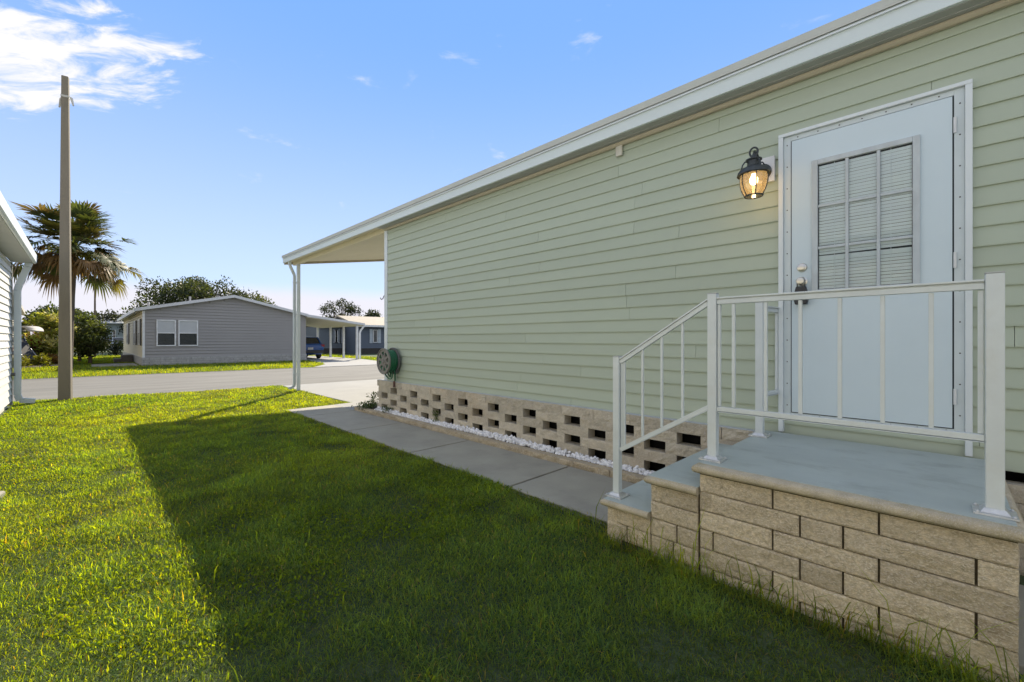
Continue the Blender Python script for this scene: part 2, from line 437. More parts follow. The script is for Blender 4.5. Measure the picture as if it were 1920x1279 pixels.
mb = MB(); mb.box(EX - .004, EX + .02, YNEAR, YC, EZ, EZ + .128); mb.build('fascia', m_fasc, home, bevel=.003)
mb = MB(); mb.prism([(EX - .020, EZ + .122), (EX - .030, EZ + .178), (EX + .05, EZ + .190), (EX + .05, EZ + .184), (EX + .024, EZ + .176), (EX + .024, EZ + .133), (EX - .006, EZ + .133)], YNEAR, YC + .015, 'XZ')
mb.build('drip_edge', M('drip_grey', (.50, .525, .49), .5, .06, 3, stain=(.40, .41, .37), stain_s=3, stain_amt=.5), home, bevel=.002)
mb = MB(); mb.prism([(EX - .020, EZ + .10), (EX - .020, EZ + .109), (EX - .005, EZ + .119), (EX - .005, EZ + .10)], YNEAR, YC, 'XZ'); mb.build('fascia_bead', m_white, home)
mb = MB(); mb.box(EX + .021, WX + .05, YNEAR, YFAR, EZ - .003, EZ + .012)
for xx in (EX + .085,): mb.box(xx, xx + .006, YNEAR, YFAR, EZ - .008, EZ - .003)
mb.build('soffit', m_soffd, home)
mb = MB(); mb.prism([(WX - .06, EZ - .004), (WX - .06, EZ - .022), (WX - .045, EZ - .034), (WX - .018, EZ - .034), (WX - .018, EZ - .004)], YNEAR, YFAR - .03, 'XZ')
mb.build('soffit_moulding', m_soff, home, bevel=.003)
yb = 3.57 * (ray(1161)[1] / ray(1161)[0])
mb = MB(); mb.box(WX - .045, WX - .02, yb - .035, yb + .03, EZ - .125, EZ - .03); mb.build('trim_clip', M('clip_cream', (.62, .6, .52), .5), home, bevel=.003)
# carport ceiling, end beam, gutter side, post and downspout
mb = MB()
cz = EZ + .02
n_pan = 12; y0 = YFAR + .02
for i in range(n_pan):
    a = y0 + (YC - .03 - y0) * i / n_pan; b = y0 + (YC - .03 - y0) * (i + 1) / n_pan
    mb.hexa([(EX + .03, a + .004, cz), (RIDGE, a + .004, cz + PIT * (RIDGE - EX)), (RIDGE, b - .004, cz + PIT * (RIDGE - EX)), (EX + .03, b - .004, cz),
             (EX + .03, a + .004, cz + .03), (RIDGE, a + .004, cz + .03 + PIT * (RIDGE - EX)), (RIDGE, b - .004, cz + .03 + PIT * (RIDGE - EX)), (EX + .03, b - .004, cz + .03)])
mb.build('carport_ceiling', m_cream, home)
mb = MB()
mb.hexa([(EX + .022, YC - .05, cz - .055), (RIDGE, YC - .05, cz - .055 + PIT * (RIDGE - EX)), (RIDGE, YC - .004, cz - .055 + PIT * (RIDGE - EX)), (EX + .022, YC - .004, cz - .055),
         (EX + .022, YC - .05, cz + .05), (RIDGE, YC - .05, cz + .05 + PIT * (RIDGE - EX)), (RIDGE, YC - .004, cz + .05 + PIT * (RIDGE - EX)), (EX + .022, YC - .004, cz + .05)])
mb.build('carport_end_beam', M('beam_tan', (.46, .40, .31), .55, .1, 4), home)
mb = MB(); mb.box(EX + .20, EX + .27, YFAR + .03, YC - .06, EZ - .035, EZ + .05); mb.build('carport_side_beam', m_cream, home, bevel=.003)
PX, PY = 3.645, 10.96
mb = MB()
mb.box(PX - .034, PX + .034, PY - .034, PY + .034, .03, EZ - .0)
for s in (-1, 1):
    mb.box(PX + s * .034, PX + s * .039, PY - .02, PY + .02, .03, EZ - .05)
    mb.box(PX - .02, PX + .02, PY + s * .034, PY + s * .039, .03, EZ - .05)
mb.build('carport_post', m_white, home, bevel=.004)
DX, DY = PX - .085, PY + .02
mb = MB()
pts = [(EX + .045, DY, EZ + .02), (EX + .045, DY, EZ - .06), (EX + .06, DY, EZ - .11), (DX - .03, DY, EZ - .24), (DX, DY, EZ - .31), (DX, DY, 1.6), (DX, DY, .20), (DX - .02, DY, .13), (DX - .13, DY, .10)]
for a, b in zip(pts[:-1], pts[1:]): mb.bar(a, b, .06, .045, (0, 1, 0))
for i in range(5): 
    q = -.024 + i * .012; mb.box(DX + q - .002, DX + q + .002, DY - .036, DY - .03, .2, EZ - .32)
mb.box(DX - .034, DX + .05, DY - .036, DY + .03, .42, .45); mb.box(DX - .034, DX + .05, DY - .036, DY + .03, EZ - .5, EZ - .47)
mb.build('downspout', m_white, home, bevel=.004)
mb = MB(); mb.prism([(WX - .02, EZ - .01), (12.25, EZ - .01), (12.25, EZ + .06), (RIDGE, EZ + .05 + PIT * (RIDGE - EX)), (WX - .02, EZ + .07)], YFAR - .06, YFAR + .01, 'XZ')
mb.build('gable_end', m_side, home)
mb = MB()
hy, hz = YFAR + .02, 1.99
hook = [(WX + .05, hy, hz + .05), (WX + .02, hy + .03, hz + .045), (WX, hy + .055, hz + .01), (WX - .01, hy + .075, hz - .035), (WX - .02, hy + .11, hz - .045), (WX - .025, hy + .13, hz - .015)]
mb.tube(hook, .008, 6); mb.build('plant_hook', M('hook_dark', (.1, .1, .1), .4), home, smooth=True)

# door set
DY0, DY1, DZ0, DZ1 = -.040, .768, .742, 2.676     # leaf
GAP = .005
m_door = M('door_white', (.59, .69, .735), .35, .025, 1.5, .02, 8, stain=(.52, .63, .68), stain_s=2, stain_amt=.3)
m_dfr = M('door_frame_white', (.60, .665, .68), .4, .04, 5, stain=(.47, .53, .55), stain_s=6, stain_amt=.4)
fr = MB()
FX0 = WX - .026
fr.box(FX0, WX + .02, DY1 + .002, DY1 + .045, DZ0 - .02, DZ1 + .035); fr.box(FX0, WX + .02, DY0 - .045, DY0 - .002, DZ0 - .02, DZ1 + .035)
fr.box(FX0, WX + .02, DY0 - .002, DY1 + .002, DZ1 + .002, DZ1 + .035); fr.box(FX0, WX + .02, DY0 - .002, DY1 + .002, DZ0 - .02, DZ0 - .002)
dfr = fr.build('door_frame', m_dfr, home, bevel=.002)
jt = MB()
for y_a, y_b, zb in ((DY1 + .0455, DY1 + .0755, .598), (DY0 - .0755, DY0 - .0455, .598)):
    jt.box(FX0 - .022, WX + .02, y_a, y_b, zb, DZ1 + .036)
jt.box(FX0 - .022, WX + .02, DY0 - .0755, DY1 + .0755, DZ1 + .0365, DZ1 + .060)
jt.build('door_trim', m_white, home, bevel=.003)
m_scw = M('screw_steel', (.10, .10, .10), .4, metal=.6)
def screw(y, z):
    m_ = MB(); m_.lathe([(.0040, 0), (.0042, .0022), (.002, .0034)], (FX0, y, z), (-1, 0, 0), 8); m_.build('screw', m_scw, dfr)
for i in range(7): screw(DY0 + .06 + i * .118, DZ1 + .018)
for i in range(13): screw(DY1 + .024, DZ0 + .05 + i * .155)
for i in range(11): screw(DY0 - .026, DZ0 + .08 + i * .18)
for i in range(7): screw(DY0 + .03 + i * .122, DZ0 - .012)
mb = MB(); mb.box(WX - .0175, WX - .0165, DY0 - .002, DY1 + .002, DZ0 - .002, DZ1 + .002); mb.build('door_gap', M('gap_dark', (.04, .045, .05), .9), dfr)
mb = MB()
wy0, wy1, wz0, wz1 = .099, .642, 1.568, 2.492
DXF = WX - .034
mb.box(DXF, WX - .002, DY0 + GAP, wy0 + .02, DZ0 + GAP, DZ1 - GAP); mb.box(DXF, WX - .002, wy1 - .02, DY1 - GAP, DZ0 + GAP, DZ1 - GAP)
mb.box(DXF, WX - .002, wy0 + .02, wy1 - .02, DZ0 + GAP, wz0 + .02); mb.box(DXF, WX - .002, wy0 + .02, wy1 - .02, wz1 - .02, DZ1 - GAP)
door = mb.build('door', m_door, home)
for hz_ in (.93, 1.72, 2.5):
    hg = MB(); hg.tube([(DXF - .004, DY0 - .006, hz_ - .045), (DXF - .004, DY0 - .006, hz_ + .045)], .007, 8)
    hg.build('hinge', M('hinge_white', (.66, .67, .67), .35), door, smooth=False)
m_wfr = M('weathered_frame', (.50, .55, .57), .6, .1, 12, .1, 60, stain=(.36, .37, .36), stain_s=9, stain_amt=.6, stretch=(1, 1, .35))
mb = MB(); wx = DXF - .018; fw = .034
mb.box(wx, DXF + .006, wy0, wy0 + fw, wz0, wz1); mb.box(wx, DXF + .006, wy1 - fw, wy1, wz0, wz1)
mb.box(wx, DXF + .006, wy0 + fw, wy1 - fw, wz0, wz0 + fw); mb.box(wx, DXF + .006, wy0 + fw, wy1 - fw, wz1 - fw, wz1)
iy0, iy1, iz0, iz1 = wy0 + fw, wy1 - fw, wz0 + fw, wz1 - fw
for i in (1, 2):
    yy = iy0 + (iy1 - iy0) * i / 3; mb.box(wx + .005, DXF + .004, yy - .009, yy + .009, iz0, iz1)
    zz = iz0 + (iz1 - iz0) * i / 3
    for j in range(3):
        a = iy0 + (iy1 - iy0) * j / 3 + (.009 if j else 0); b = iy0 + (iy1 - iy0) * (j + 1) / 3 - (.009 if j < 2 else 0)
        mb.box(wx + .007, DXF + .004, a, b, zz - .009, zz + .009)
mb.build('window_frame', m_wfr, door, bevel=.003)
m_bl = M('blind_white', (.84, .91, .97), .5, .03, 6)
mb = MB(); nsl = 40
for i in range(nsl):
    zc = iz0 + .006 + (iz1 - iz0 - .012) * (i + .5) / nsl
    tilt = .0138 + .0008 * math.sin(i * 1.7)
    dz = -.010 if i == 10 else 0
    mb.add([(DXF + .0090, iy0 + .004, zc + tilt * .55 + dz), (DXF + .0090, iy1 - .004, zc + tilt * .55 + dz * .3), (DXF + .0130, iy1 - .004, zc - tilt * .75 + dz * .3), (DXF + .0130, iy0 + .004, zc - tilt * .75 + dz),
            (DXF + .0100, iy0 + .004, zc + tilt * .55 + dz), (DXF + .0100, iy1 - .004, zc + tilt * .55 + dz * .3), (DXF + .0140, iy1 - .004, zc - tilt * .75 + dz * .3), (DXF + .0140, iy0 + .004, zc - tilt * .75 + dz)],
           [(0, 1, 2, 3), (7, 6, 5, 4), (0, 4, 5, 1), (3, 2, 6, 7), (0, 3, 7, 4), (1, 5, 6, 2)])
for yy in (iy0 + .10, iy1 - .09): mb.tube([(DXF + .0078, yy, iz0), (DXF + .0078, yy, iz1)], .0013, 5)
mb.build('blinds', m_bl, door)
mb = MB(); mb.box(DXF + .0042, DXF + .0062, iy0, iy1, iz0, iz1); mb.build('window_pane', glass_mat('door_glass', (.98, 1, 1), -.015), door)
m_nick = M('satin_nickel', (.62, .60, .55), .28, .05, 10, metal=1)
LY = .700
mb = MB(); mb.lathe([(.031, 0), (.031, .006), (.027, .013), (.019, .016), (.019, .022), (.012, .024)], (DXF, LY, 1.765), (-1, 0, 0), 24)
db = mb.build('deadbolt', m_nick, door, auto=35)
mb = MB(); mb.lathe([(.032, 0), (.032, .005), (.016, .01), (.013, .03), (.024, .038), (.027, .052), (.022, .062), (.010, .065)], (DXF, LY, 1.668), (-1, 0, 0), 24)
mb.build('door_knob', m_nick, door, auto=35)
# key box hanging from the knob
kb = thing('lock_box', (DXF - .05, LY, 1.50), 'small black key lock box hanging from the door knob', 'lock box')
mb = MB(); mb.prism([(LY - .034, 1.505), (LY + .034, 1.505), (LY + .040, 1.53), (LY + .038, 1.59), (LY + .028, 1.63), (LY - .028, 1.63), (LY - .038, 1.59), (LY - .040, 1.53)], DXF - .052, DXF - .012, 'YZ')
mb.build('case', M('lockbox_black', (.018, .02, .025), .35, .2, 20), kb, bevel=.006, seg=3)
mb = MB(); mb.tube([(DXF - .032, LY + .022, 1.625), (DXF - .032, LY + .023, 1.672), (DXF - .032, LY + .012, 1.692), (DXF - .032, LY - .012, 1.692), (DXF - .032, LY - .023, 1.672), (DXF - .032, LY - .022, 1.625)], .0045, 8)
mb.build('shackle', M('shackle_steel', (.35, .34, .32), .3, metal=1), kb, smooth=True)

# wall lantern
LXA, LYA = 3.345, .945
m_iron = M('lantern_iron', (.035, .042, .045), .5, .3, 30, .15, 120)
lan = thing('wall_lantern', (WX, LYA, 2.42), 'lit black metal coach lantern with glass body on a white wall plate beside the door', 'lamp')
mb = MB(); mb.box(WX - .036, WX - .008, LYA - .075, LYA + .055, 2.422, 2.606); mb.build('back_plate', M('plate_white', (.72, .72, .71), .45), lan, bevel=.004)
mb = MB(); mb.lathe([(.058, 0), (.058, .010), (.045, .018), (.02, .022)], (WX - .036, LYA, 2.50), (-1, 0, 0), 24)
arm = [(WX - .05, LYA, 2.50), (WX - .09, LYA, 2.505), (WX - .13, LYA, 2.54), (WX - .17, LYA, 2.585), (LXA + .045, LYA, 2.598), (LXA + .015, LYA, 2.590), (LXA, LYA, 2.565)]
mb.tube(arm, .009, 8); mb.build('arm', m_iron, lan, smooth=False, auto=40)
mb = MB()
mb.lathe([(.103, 0), (.107, -.010), (.101, .012), (.088, .028), (.066, .040), (.046, .046), (.042, .050), (.042, .088), (.052, .092), (.052, .099), (.030, .106), (.014, .122), (.010, .135)], (LXA, LYA, 2.432), (0, 0, 1), 28, cap=False)
tor = [(LXA, LYA + math.cos(a) * .026, 2.583 + math.sin(a) * .032) for a in np.linspace(0, 2 * PI, 21)]
mb.tube(tor, .0065, 7, cap=False)
for s in range(4):
    a = PI / 4 + s * PI / 2
    mb.tube([(LXA + math.cos(a) * r, LYA + math.sin(a) * r, zz) for r, zz in ((.045, 2.512), (.062, 2.512), (.078, 2.49), (.086, 2.462), (.084, 2.45))], .005, 6)
mb.build('hood', m_iron, lan, auto=40)
gp = [(.086, 2.425), (.090, 2.395), (.088, 2.36), (.079, 2.325), (.066, 2.295), (.056, 2.275)]
mb = MB()
for s in range(6):
    a = s * PI / 3 + .45
    mb.tube([(LXA + math.cos(a) * (r + .002), LYA + math.sin(a) * (r + .002), zz) for r, zz in gp], .0038, 6)
mb.tube([(LXA + math.cos(a) * .056, LYA + math.sin(a) * .056, 2.273) for a in np.linspace(0, 2 * PI, 25)], .005, 6, cap=False)
mb.tube([(LXA + math.cos(a) * .088, LYA + math.sin(a) * .088, 2.424) for a in np.linspace(0, 2 * PI, 25)], .005, 6, cap=False)
mb.build('cage', m_iron, lan, smooth=True)
mb = MB(); mb.lathe([(r - .003, zz) for r, zz in gp], (LXA, LYA, 0), (0, 0, 1), 24, cap=False)
gm = glass_mat('lantern_glass', (1.0, .93, .80), .05)
nt = gm.node_tree; tl = nt.nodes.new('ShaderNodeBsdfTranslucent'); tl.inputs[0].default_value = (.9, .75, .5, 1)
mx2 = nt.nodes.new('ShaderNodeMixShader'); mx2.inputs[0].default_value = .14; so = nt.nodes['Material Output'].inputs['Surface']; src = so.links[0].from_socket
nt.links.new(src, mx2.inputs[1]); nt.links.new(tl.outputs[0], mx2.inputs[2]); nt.links.new(mx2.outputs[0], so)
mb.build('glass_body', gm, lan, smooth=True)
mb = MB(); mb.lathe([(.004, 2.352), (.018, 2.358), (.026, 2.375), (.027, 2.392), (.018, 2.412), (.013, 2.43)], (LXA, LYA, 0), (0, 0, 1), 14)
mb.build('bulb', emis_mat('bulb_glow', (1.0, .72, .34), 7.0), lan, smooth=True)
pl = bpy.data.lights.new('lantern_light', 'POINT'); pl.energy = 0.34; pl.color = (1, .62, .28); pl.shadow_soft_size = .028
po = bpy.data.objects.new('lantern_light', pl); col.objects.link(po); po.parent = lan; po.location = Vector((LXA, LYA, 2.335)) - ORG[lan.name]

# ------------------------------------------------------------------ open block skirting wall
m_blk = M('split_block_tan', (.54, .48, .37), .9, .16, 9, 1.0, 150, stain=(.47, .335, .19), stain_s=1.1, stain_amt=.75, spk=(.68, .62, .53), spk_s=90, spk_amt=.6, isl=.12)
m_blk_s = M('step_block_tan', (.60, .50, .345), .9, .26, 60, 1.0, 150, stain=(.25, .18, .105), stain_s=6, stain_amt=.7, spk=(.80, .72, .59), spk_s=150, spk_amt=.75, stretch=(1, .75, 1.2), isl=.17)
m_mort = M('mortar_dark', (.105, .085, .055), .95, .3, 30, .4, 150)
SX = 3.53; TOPZ = .575; CH = .097
sk = thing('block_skirting', (SX + .05, 3.5, 0), 'low tan openwork block wall running along the foot of the green house', 'wall')
mb = MB(); sd = 0
cut = .1975
def course_blocks(z0, solid, off):
    global sd
    y = 6.81
    if solid:
        y_ = 6.81
        while y_ > 1.0:
            a = max(1.0, y_ - .395); sd += 3.1
            mb.rough((SX, y_, z0 + .002), (0, -1, 0), (0, 0, 1), (-1, 0, 0), y_ - a - .0015, CH - .0015, .066, .016, .011, sd, .001)
            y_ -= .399
        return
    # openings .197 wide every .597, blocks between
    cen = 2.68 + off
    edges = []
    c = cen - .597 * 6
    while c < 6.75:
        edges.append((c + .1, min(c + .497, 6.81))); c += .597
    for a, b in edges:
        a = max(a, .96)
        if b - a < .05: continue
        sd += 3.1
        mb.rough((SX, b, z0 + .0015), (0, -1, 0), (0, 0, 1), (-1, 0, 0), b - a, CH - .0015, .115, .016, .011, sd, .001)
course_blocks(TOPZ - CH, True, 0)
for r in range(1, 5): course_blocks(TOPZ - CH * (r + 1), False, 0 if r % 2 == 1 else .2985)
course_blocks(TOPZ - CH * 6, True, 0)
# return at the street end and the near end beyond the steps
for r in range(6):
    sd += 2.2; mb.rough((SX + .12, 6.812, TOPZ - CH * (r + 1) + .002), (1, 0, 0), (0, 0, 1), (0, 1, 0), .39, CH - .004, .1, .03, .006, sd)
for r in range(1, 6):
    y_ = -.24
    for q in range(8):
        sd += 2.2; mb.rough((SX + .02, y_, TOPZ - CH * (r + 1) + .002), (0, -1, 0), (0, 0, 1), (-1, 0, 0), .39, CH - .004, .1, .025, .006, sd); y_ -= .398
mb.build('blocks', m_blk, sk)
mb = MB(); mb.box(SX + .004, WX - .02, .97, 6.80, TOPZ - .004, TOPZ + .006); mb.build('cap_mortar', M('cap_mortar', (.44, .47, .49), .9, .1, 8), sk)
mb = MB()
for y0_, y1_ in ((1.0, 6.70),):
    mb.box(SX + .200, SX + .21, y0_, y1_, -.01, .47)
mb.build('dark_void', M('void_black', (.010, .010, .011), .95), sk)  # black sheet paints in the darkness behind the block openings

# curb and white gravel bed
cb_ = thing('garden_curb', (3.38, 4.3, 0), 'low rough tan block curb edging the white gravel along the walkway', 'curb')
mb = MB(); y = 7.27
mb2 = MB()
i = 0
while y > 1.55:
    ln = .40 if i % 3 else .31
    a = max(1.53, y - ln); sd += 2.7
    wob = .010 * math.sin(y * 1.3)
    mb.rough((3.338 + wob, y, -.01), (0, -1, 0), (0, 0, 1), (-1, 0, 0), y - a - .003, .098, .085, .015, .013, sd)
    y = a; i += 1
sd += 1; mb.rough((3.34, 7.272, -.01), (1, 0, 0), (0, 0, 1), (0, 1, 0), .30, .098, .08, .02, .006, sd)
mb.build('blocks', M('curb_block', (.44, .365, .25), .9, .22, 12, 1.0, 110, stain=(.20, .14, .08), stain_s=6, stain_amt=.75, spk=(.62, .55, .43), spk_s=80, spk_amt=.6), cb_)

def rocks(name, P, sizes, mat, label=None):
    ico = bmesh.new(); bmesh.ops.create_icosphere(ico, subdivisions=1, radius=1); bv = np.array([v.co[:] for v in ico.verts]); bf = np.array([[v.index for v in f.verts] for f in ico.faces]); ico.free()
    n = len(P); V = np.repeat(bv[None], n, 0) * RNG.uniform(.62, 1.12, (n, len(bv), 1))
    sc_ = RNG.uniform(.6, 1.25, (n, 1, 3)); V *= sc_
    q = RNG.normal(size=(n, 3, 3)); q, _ = np.linalg.qr(q); V = np.einsum('nij,nkj->nki', q, V)
    V = V * sizes[:, None, None] + P[:, None, :]
    F = (bf[None] + (np.arange(n) * len(bv))[:, None, None]).reshape(-1, 3)
    T = np.repeat(RNG.uniform(.6, 1.0, (n, 1)) * np.array([[1.0, .995, 1.0]]), len(bv), 0)
    return cloud_mesh(name, V.reshape(-1, 3), F, T, mat)
def tone_mat(name, rough=.7, bump=0.3, bs=90):
    m = bpy.data.materials.new(name); m.use_nodes = True; nt = m.node_tree; b = nt.nodes['Principled BSDF']; b.inputs['Roughness'].default_value = rough
    a = nt.nodes.new('ShaderNodeAttribute'); a.attribute_name = 'tone'; nt.links.new(a.outputs['Color'], b.inputs['Base Color'])
    n = nt.nodes.new('ShaderNodeTexNoise'); n.inputs['Scale'].default_value = bs; bp = nt.nodes.new('ShaderNodeBump'); bp.inputs['Strength'].default_value = bump; bp.inputs['Distance'].default_value = .005
    nt.links.new(n.outputs[0], bp.inputs['Height']); nt.links.new(bp.outputs[0], b.inputs['Normal'])
    return m
n = 2500
gx = RNG.uniform(3.450, 3.524, n); gy = RNG.uniform(1.55, 6.75, n)
gz = .066 + RNG.uniform(0, .026, n) + .008 * np.sin(gy * 2.1) + .45 * np.clip(gx - 3.45, 0, .1)
g = rocks('gravel', np.stack([gx, gy, gz], 1), RNG.uniform(.010, .023, n), tone_mat('white_gravel', .75)); tag(g, 'white marble gravel filling the bed between curb and block wall', 'gravel', kind='stuff')
mb = MB(); mb.box(3.425, SX + .1, 1.55, 6.80, -.01, .080); mb.box(3.425, 3.7, 6.815, 7.19, -.01, .074); tag(mb.build('bed_soil', M('bed_soil', (.13, .11, .09), .95, .3, 30, .6, 90)), kind='structure')
# small weeds in the bed
def weed(name, x, y, z, r, n, size, tone, label, group=None, h=.15):
    t = thing(name, (x, y, z), label, 'plant', group)
    P = np.stack([x + RNG.normal(0, r * .5, n), y + RNG.normal(0, r * .5, n), z + RNG.uniform(0, h, n) ** 1.0], 1)
    V, F, T = leaves(P, size, tone, .35, 2.4, up=.6); cloud_mesh('leaves', V, F, T, LEAF, t)
    mb = MB()
    for i in range(10): mb.tube([(x, y, z - .01), (x + random.gauss(0, r * .3), y + random.gauss(0, r * .3), z + h * .5), (x + random.gauss(0, r * .6), y + random.gauss(0, r * .6), z + h)], .002, 4)
    mb.build('stems', M('weed_stem', (.10, .13, .04), .7), t)
    return t
weed('weed', 3.46, 6.98, .075, .20, 260, .045, (.07, .11, .035), 'low dark green ground plant sprawling over the curb at the street end of the bed', h=.09)
weed('weed', 3.60, 7.08, .075, .11, 120, .05, (.14, .17, .08), 'wispy pale green sprigs standing at the corner of the block wall', h=.24)
weed('weed', 3.51, 5.05, .09, .05, 40, .035, (.10, .14, .04), 'small green weed growing from the gravel against the block openings', h=.16)
weed('weed', 3.50, 6.35, .085, .12, 110, .04, (.06, .10, .03), 'dark green clump in the gravel below the hose reel', h=.08)

# ------------------------------------------------------------------ front steps
m_cap = M('cap_aggregate', (.50, .43, .30), .85, .16, 14, .7, 160, stain=(.26, .21, .07), stain_s=5, stain_amt=.75, spk=(.68, .62, .54), spk_s=220, spk_amt=.5)
m_deck = M('deck_paint', (.415, .465, .44), .5, .10, 2.6, .25, 45, stain=(.25, .275, .255), stain_s=7, stain_amt=.8, stretch=(1, .6, 1))
st = thing('concrete_steps', (2.9, .6, 0), 'tan block steps and landing with grey painted treads below the back door', 'steps')
FXs = 2.335; PLAT = .595; S2 = .470; S1 = .257
mb = MB()
def face(y_left, joints, y_right, ztop, h=.0955, seed=0):
    ys_ = [y_left] + joints + [y_right]
    for a, b in zip(ys_[:-1], ys_[1:]):
        mb.rough((FXs, a - .005, ztop - h), (0, -1, 0), (0, 0, 1), (-1, 0, 0), a - b - .0085, h - .0055, .12, .0085, .0085, seed + a * 7.7, .004)
zt = PLAT - .046
for r in range(6):
    j = [.580, .191] if r % 2 == 0 else [.856, .469, .310, -.084]
    face(.925, j, -.19, zt - r * .0995, .0995, r * 5.1)
zt = S2 - .044
for r in range(5):
    yl = lambda x: FXs * ray(x)[1] / ray(x)[0]
    if r == 0: face(1.205, [yl(1238)], .930, zt, .0995, 40)
    elif r == 1: face(1.205, [], .930, zt - .0995, .0995, 44)
    elif r == 2: face(1.205, [yl(1268)], .930, zt - .199, .0995, 47)
    else: face(1.205, [1.07 if r == 3 else 1.0], .930, zt - .0995 * r, .0995, 50 + r)
zt = S2 - .044 - .199
for r in range(2): face(1.500, [yl(1154)] if r == 0 else [1.36], 1.205, zt - r * .0995, .0995, 60 + r)
# left risers (facing the street) and the near end
def side(y, x0, x1, ztop, n_, sgn, seed):
    for r in range(n_):
        xs = [x0, x0 + (.40 if r % 2 else .2)]
        while xs[-1] < x1 - .05: xs.append(min(x1, xs[-1] + .398))
        for a, b in zip(xs[:-1], xs[1:]):
            mb.rough((a + .003, y, ztop - (r + 1) * .0995 + .003), (1, 0, 0), (0, 0, 1), (0, sgn, 0), b - a - .006, .0935, .1, .025, .005, seed + r + a)
side(.925, FXs + .0, 3.52, PLAT - .046, 2, 1, 70); side(1.205, FXs, 3.40, S2 - .044, 3, 1, 80); side(1.500, FXs, 3.33, S1 - .04, 3, 1, 90)
side(-.19, FXs, 3.52, PLAT - .046, 6, -1, 95)
base = mb.build('block_base', m_blk_s, st)
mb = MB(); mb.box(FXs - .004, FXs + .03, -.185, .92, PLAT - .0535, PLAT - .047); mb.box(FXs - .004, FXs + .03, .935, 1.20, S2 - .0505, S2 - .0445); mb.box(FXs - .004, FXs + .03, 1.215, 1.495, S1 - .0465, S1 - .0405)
mb.build('cap_bed_joint', M('moss_shade_joint', (.085, .075, .03), .95, .4, 40, .5, 120), st)  # dark colour holds both moss and the shade under the cap overhang
mb = MB(); mb.box(FXs + .017, 3.52, -.18, .918, -.01, PLAT - .040); mb.box(FXs + .017, 3.42, .918, 1.198, -.01, S2 - .038); mb.box(FXs + .017, 3.33, 1.198, 1.492, -.01, S1 - .034)
mb.build('mortar_core', m_mort, st)
def cap(x0, x1, y0_, y1_, ztop, th, nose_left=True, near=False):
    """slab with a bullnose on front, left (and near) edges: stacked insets"""
    m_ = MB(); n_ = 9; r = th / 2
    rings = []
    for i in range(n_):
        a = -PI / 2 + PI * i / (n_ - 1)
        ins = r * (1 - math.cos(a)); zz = ztop - r + r * math.sin(a)
        rings.append([(x0 + ins, y0_ + (ins if near else 0), zz), (x1, y0_ + (ins if near else 0), zz), (x1, y1_ - ins, zz), (x0 + ins, y1_ - ins, zz)])
    vs = [p for q in rings for p in q]; fs = []
    for i in range(n_ - 1):
        for k_ in range(4): fs.append((i * 4 + k_, i * 4 + (k_ + 1) % 4, (i + 1) * 4 + (k_ + 1) % 4, (i + 1) * 4 + k_))
    fs.append((3, 2, 1, 0)); fs.append(tuple((n_ - 1) * 4 + k_ for k_ in range(4)))
    m_.add(vs, fs); return m_
for nm, (x0, x1, a, b, zt, th, near) in {'landing_cap': (2.298, 3.525, -.212, .952, PLAT, .046, True), 'tread_cap': (2.300, 3.43, .928, 1.229, S2, .044, False), 'tread_cap_': (2.300, 3.336, 1.208, 1.528, S1, .040, False)}.items():
    c_ = cap(x0, x1, a, b, zt, th, near=near).build(nm.rstrip('_'), m_cap, st, auto=50)
def paint(poly, z):
    m_ = MB(); n_ = len(poly); m_.prism(poly, z - .002, z + .0022); return m_
# paint has an uneven front border where it was brushed on
edge = []
yy = -.185
while yy < .935: edge.append((2.352 + .006 * noise.noise(Vector((yy * 9, 1, 0))) + .004 * noise.noise(Vector((yy * 40, 2, 0))) - .012 * max(0, (.1 - yy)), yy)); yy += .02
paint([(3.524, -.185)] + [(3.524, .93)][:0] + edge + [(2.36, .935), (3.524, .935)], PLAT).build('deck_paint', m_deck, st)
paint([(2.322, .9255), (3.42, .9255), (3.42, 1.214), (2.322, 1.214)], S2).build('tread_paint', m_deck, st)
paint([(2.320, 1.2055), (3.33, 1.2055), (3.33, 1.514), (2.320, 1.514)], S1).build('tread_paint', m_deck, st)

# ------------------------------------------------------------------ handrails
m_rail = M('rail_white', (.62, .665, .665), .4, .05, 6, .05, 40, stain=(.53, .53, .46), stain_s=8, stain_amt=.35)
m_shoe = M('shoe_alloy', (.60, .61, .61), .35, .12, 25, .3, 80, metal=.6)
def post(t, x, y, z0, z1, w=.047):
    m_ = MB(); m_.box(x - w / 2, x + w / 2, y - w / 2, y + w / 2, z0 + .003, z1)
    p = m_.build('post', m_rail, t, bevel=.003)
    m_ = MB(); m_.box(x - w / 2 - .001, x + w / 2 + .001, y - w / 2 - .001, y + w / 2 + .001, z1 + .0005, z1 + .005); m_.build('post_cap', M('cap_grey', (.45, .46, .46), .4), p, bevel=.001)
    m_ = MB(); m_.prism([(x - .058, y - .058), (x + .058, y - .058), (x + .058, y + .058), (x - .058, y + .058)], z0 + .0025, z0 + .010)
    m_.hexa([(x - .04, y - .04, z0 + .010), (x + .04, y - .04, z0 + .010), (x + .04, y + .04, z0 + .010), (x - .04, y + .04, z0 + .010),
             (x - .028, y - .028, z0 + .026), (x + .028, y - .028, z0 + .026), (x + .028, y + .028, z0 + .026), (x - .028, y + .028, z0 + .026)])
    for i in (-1, 1):
        for j in (-1, 1): m_.lathe([(.007, 0), (.007, .005), (.003, .008)], (x + i * .047, y + j * .047, z0 + .010), (0, 0, 1), 6)
    m_.build('post_shoe', m_shoe, p, bevel=.001)
    return p
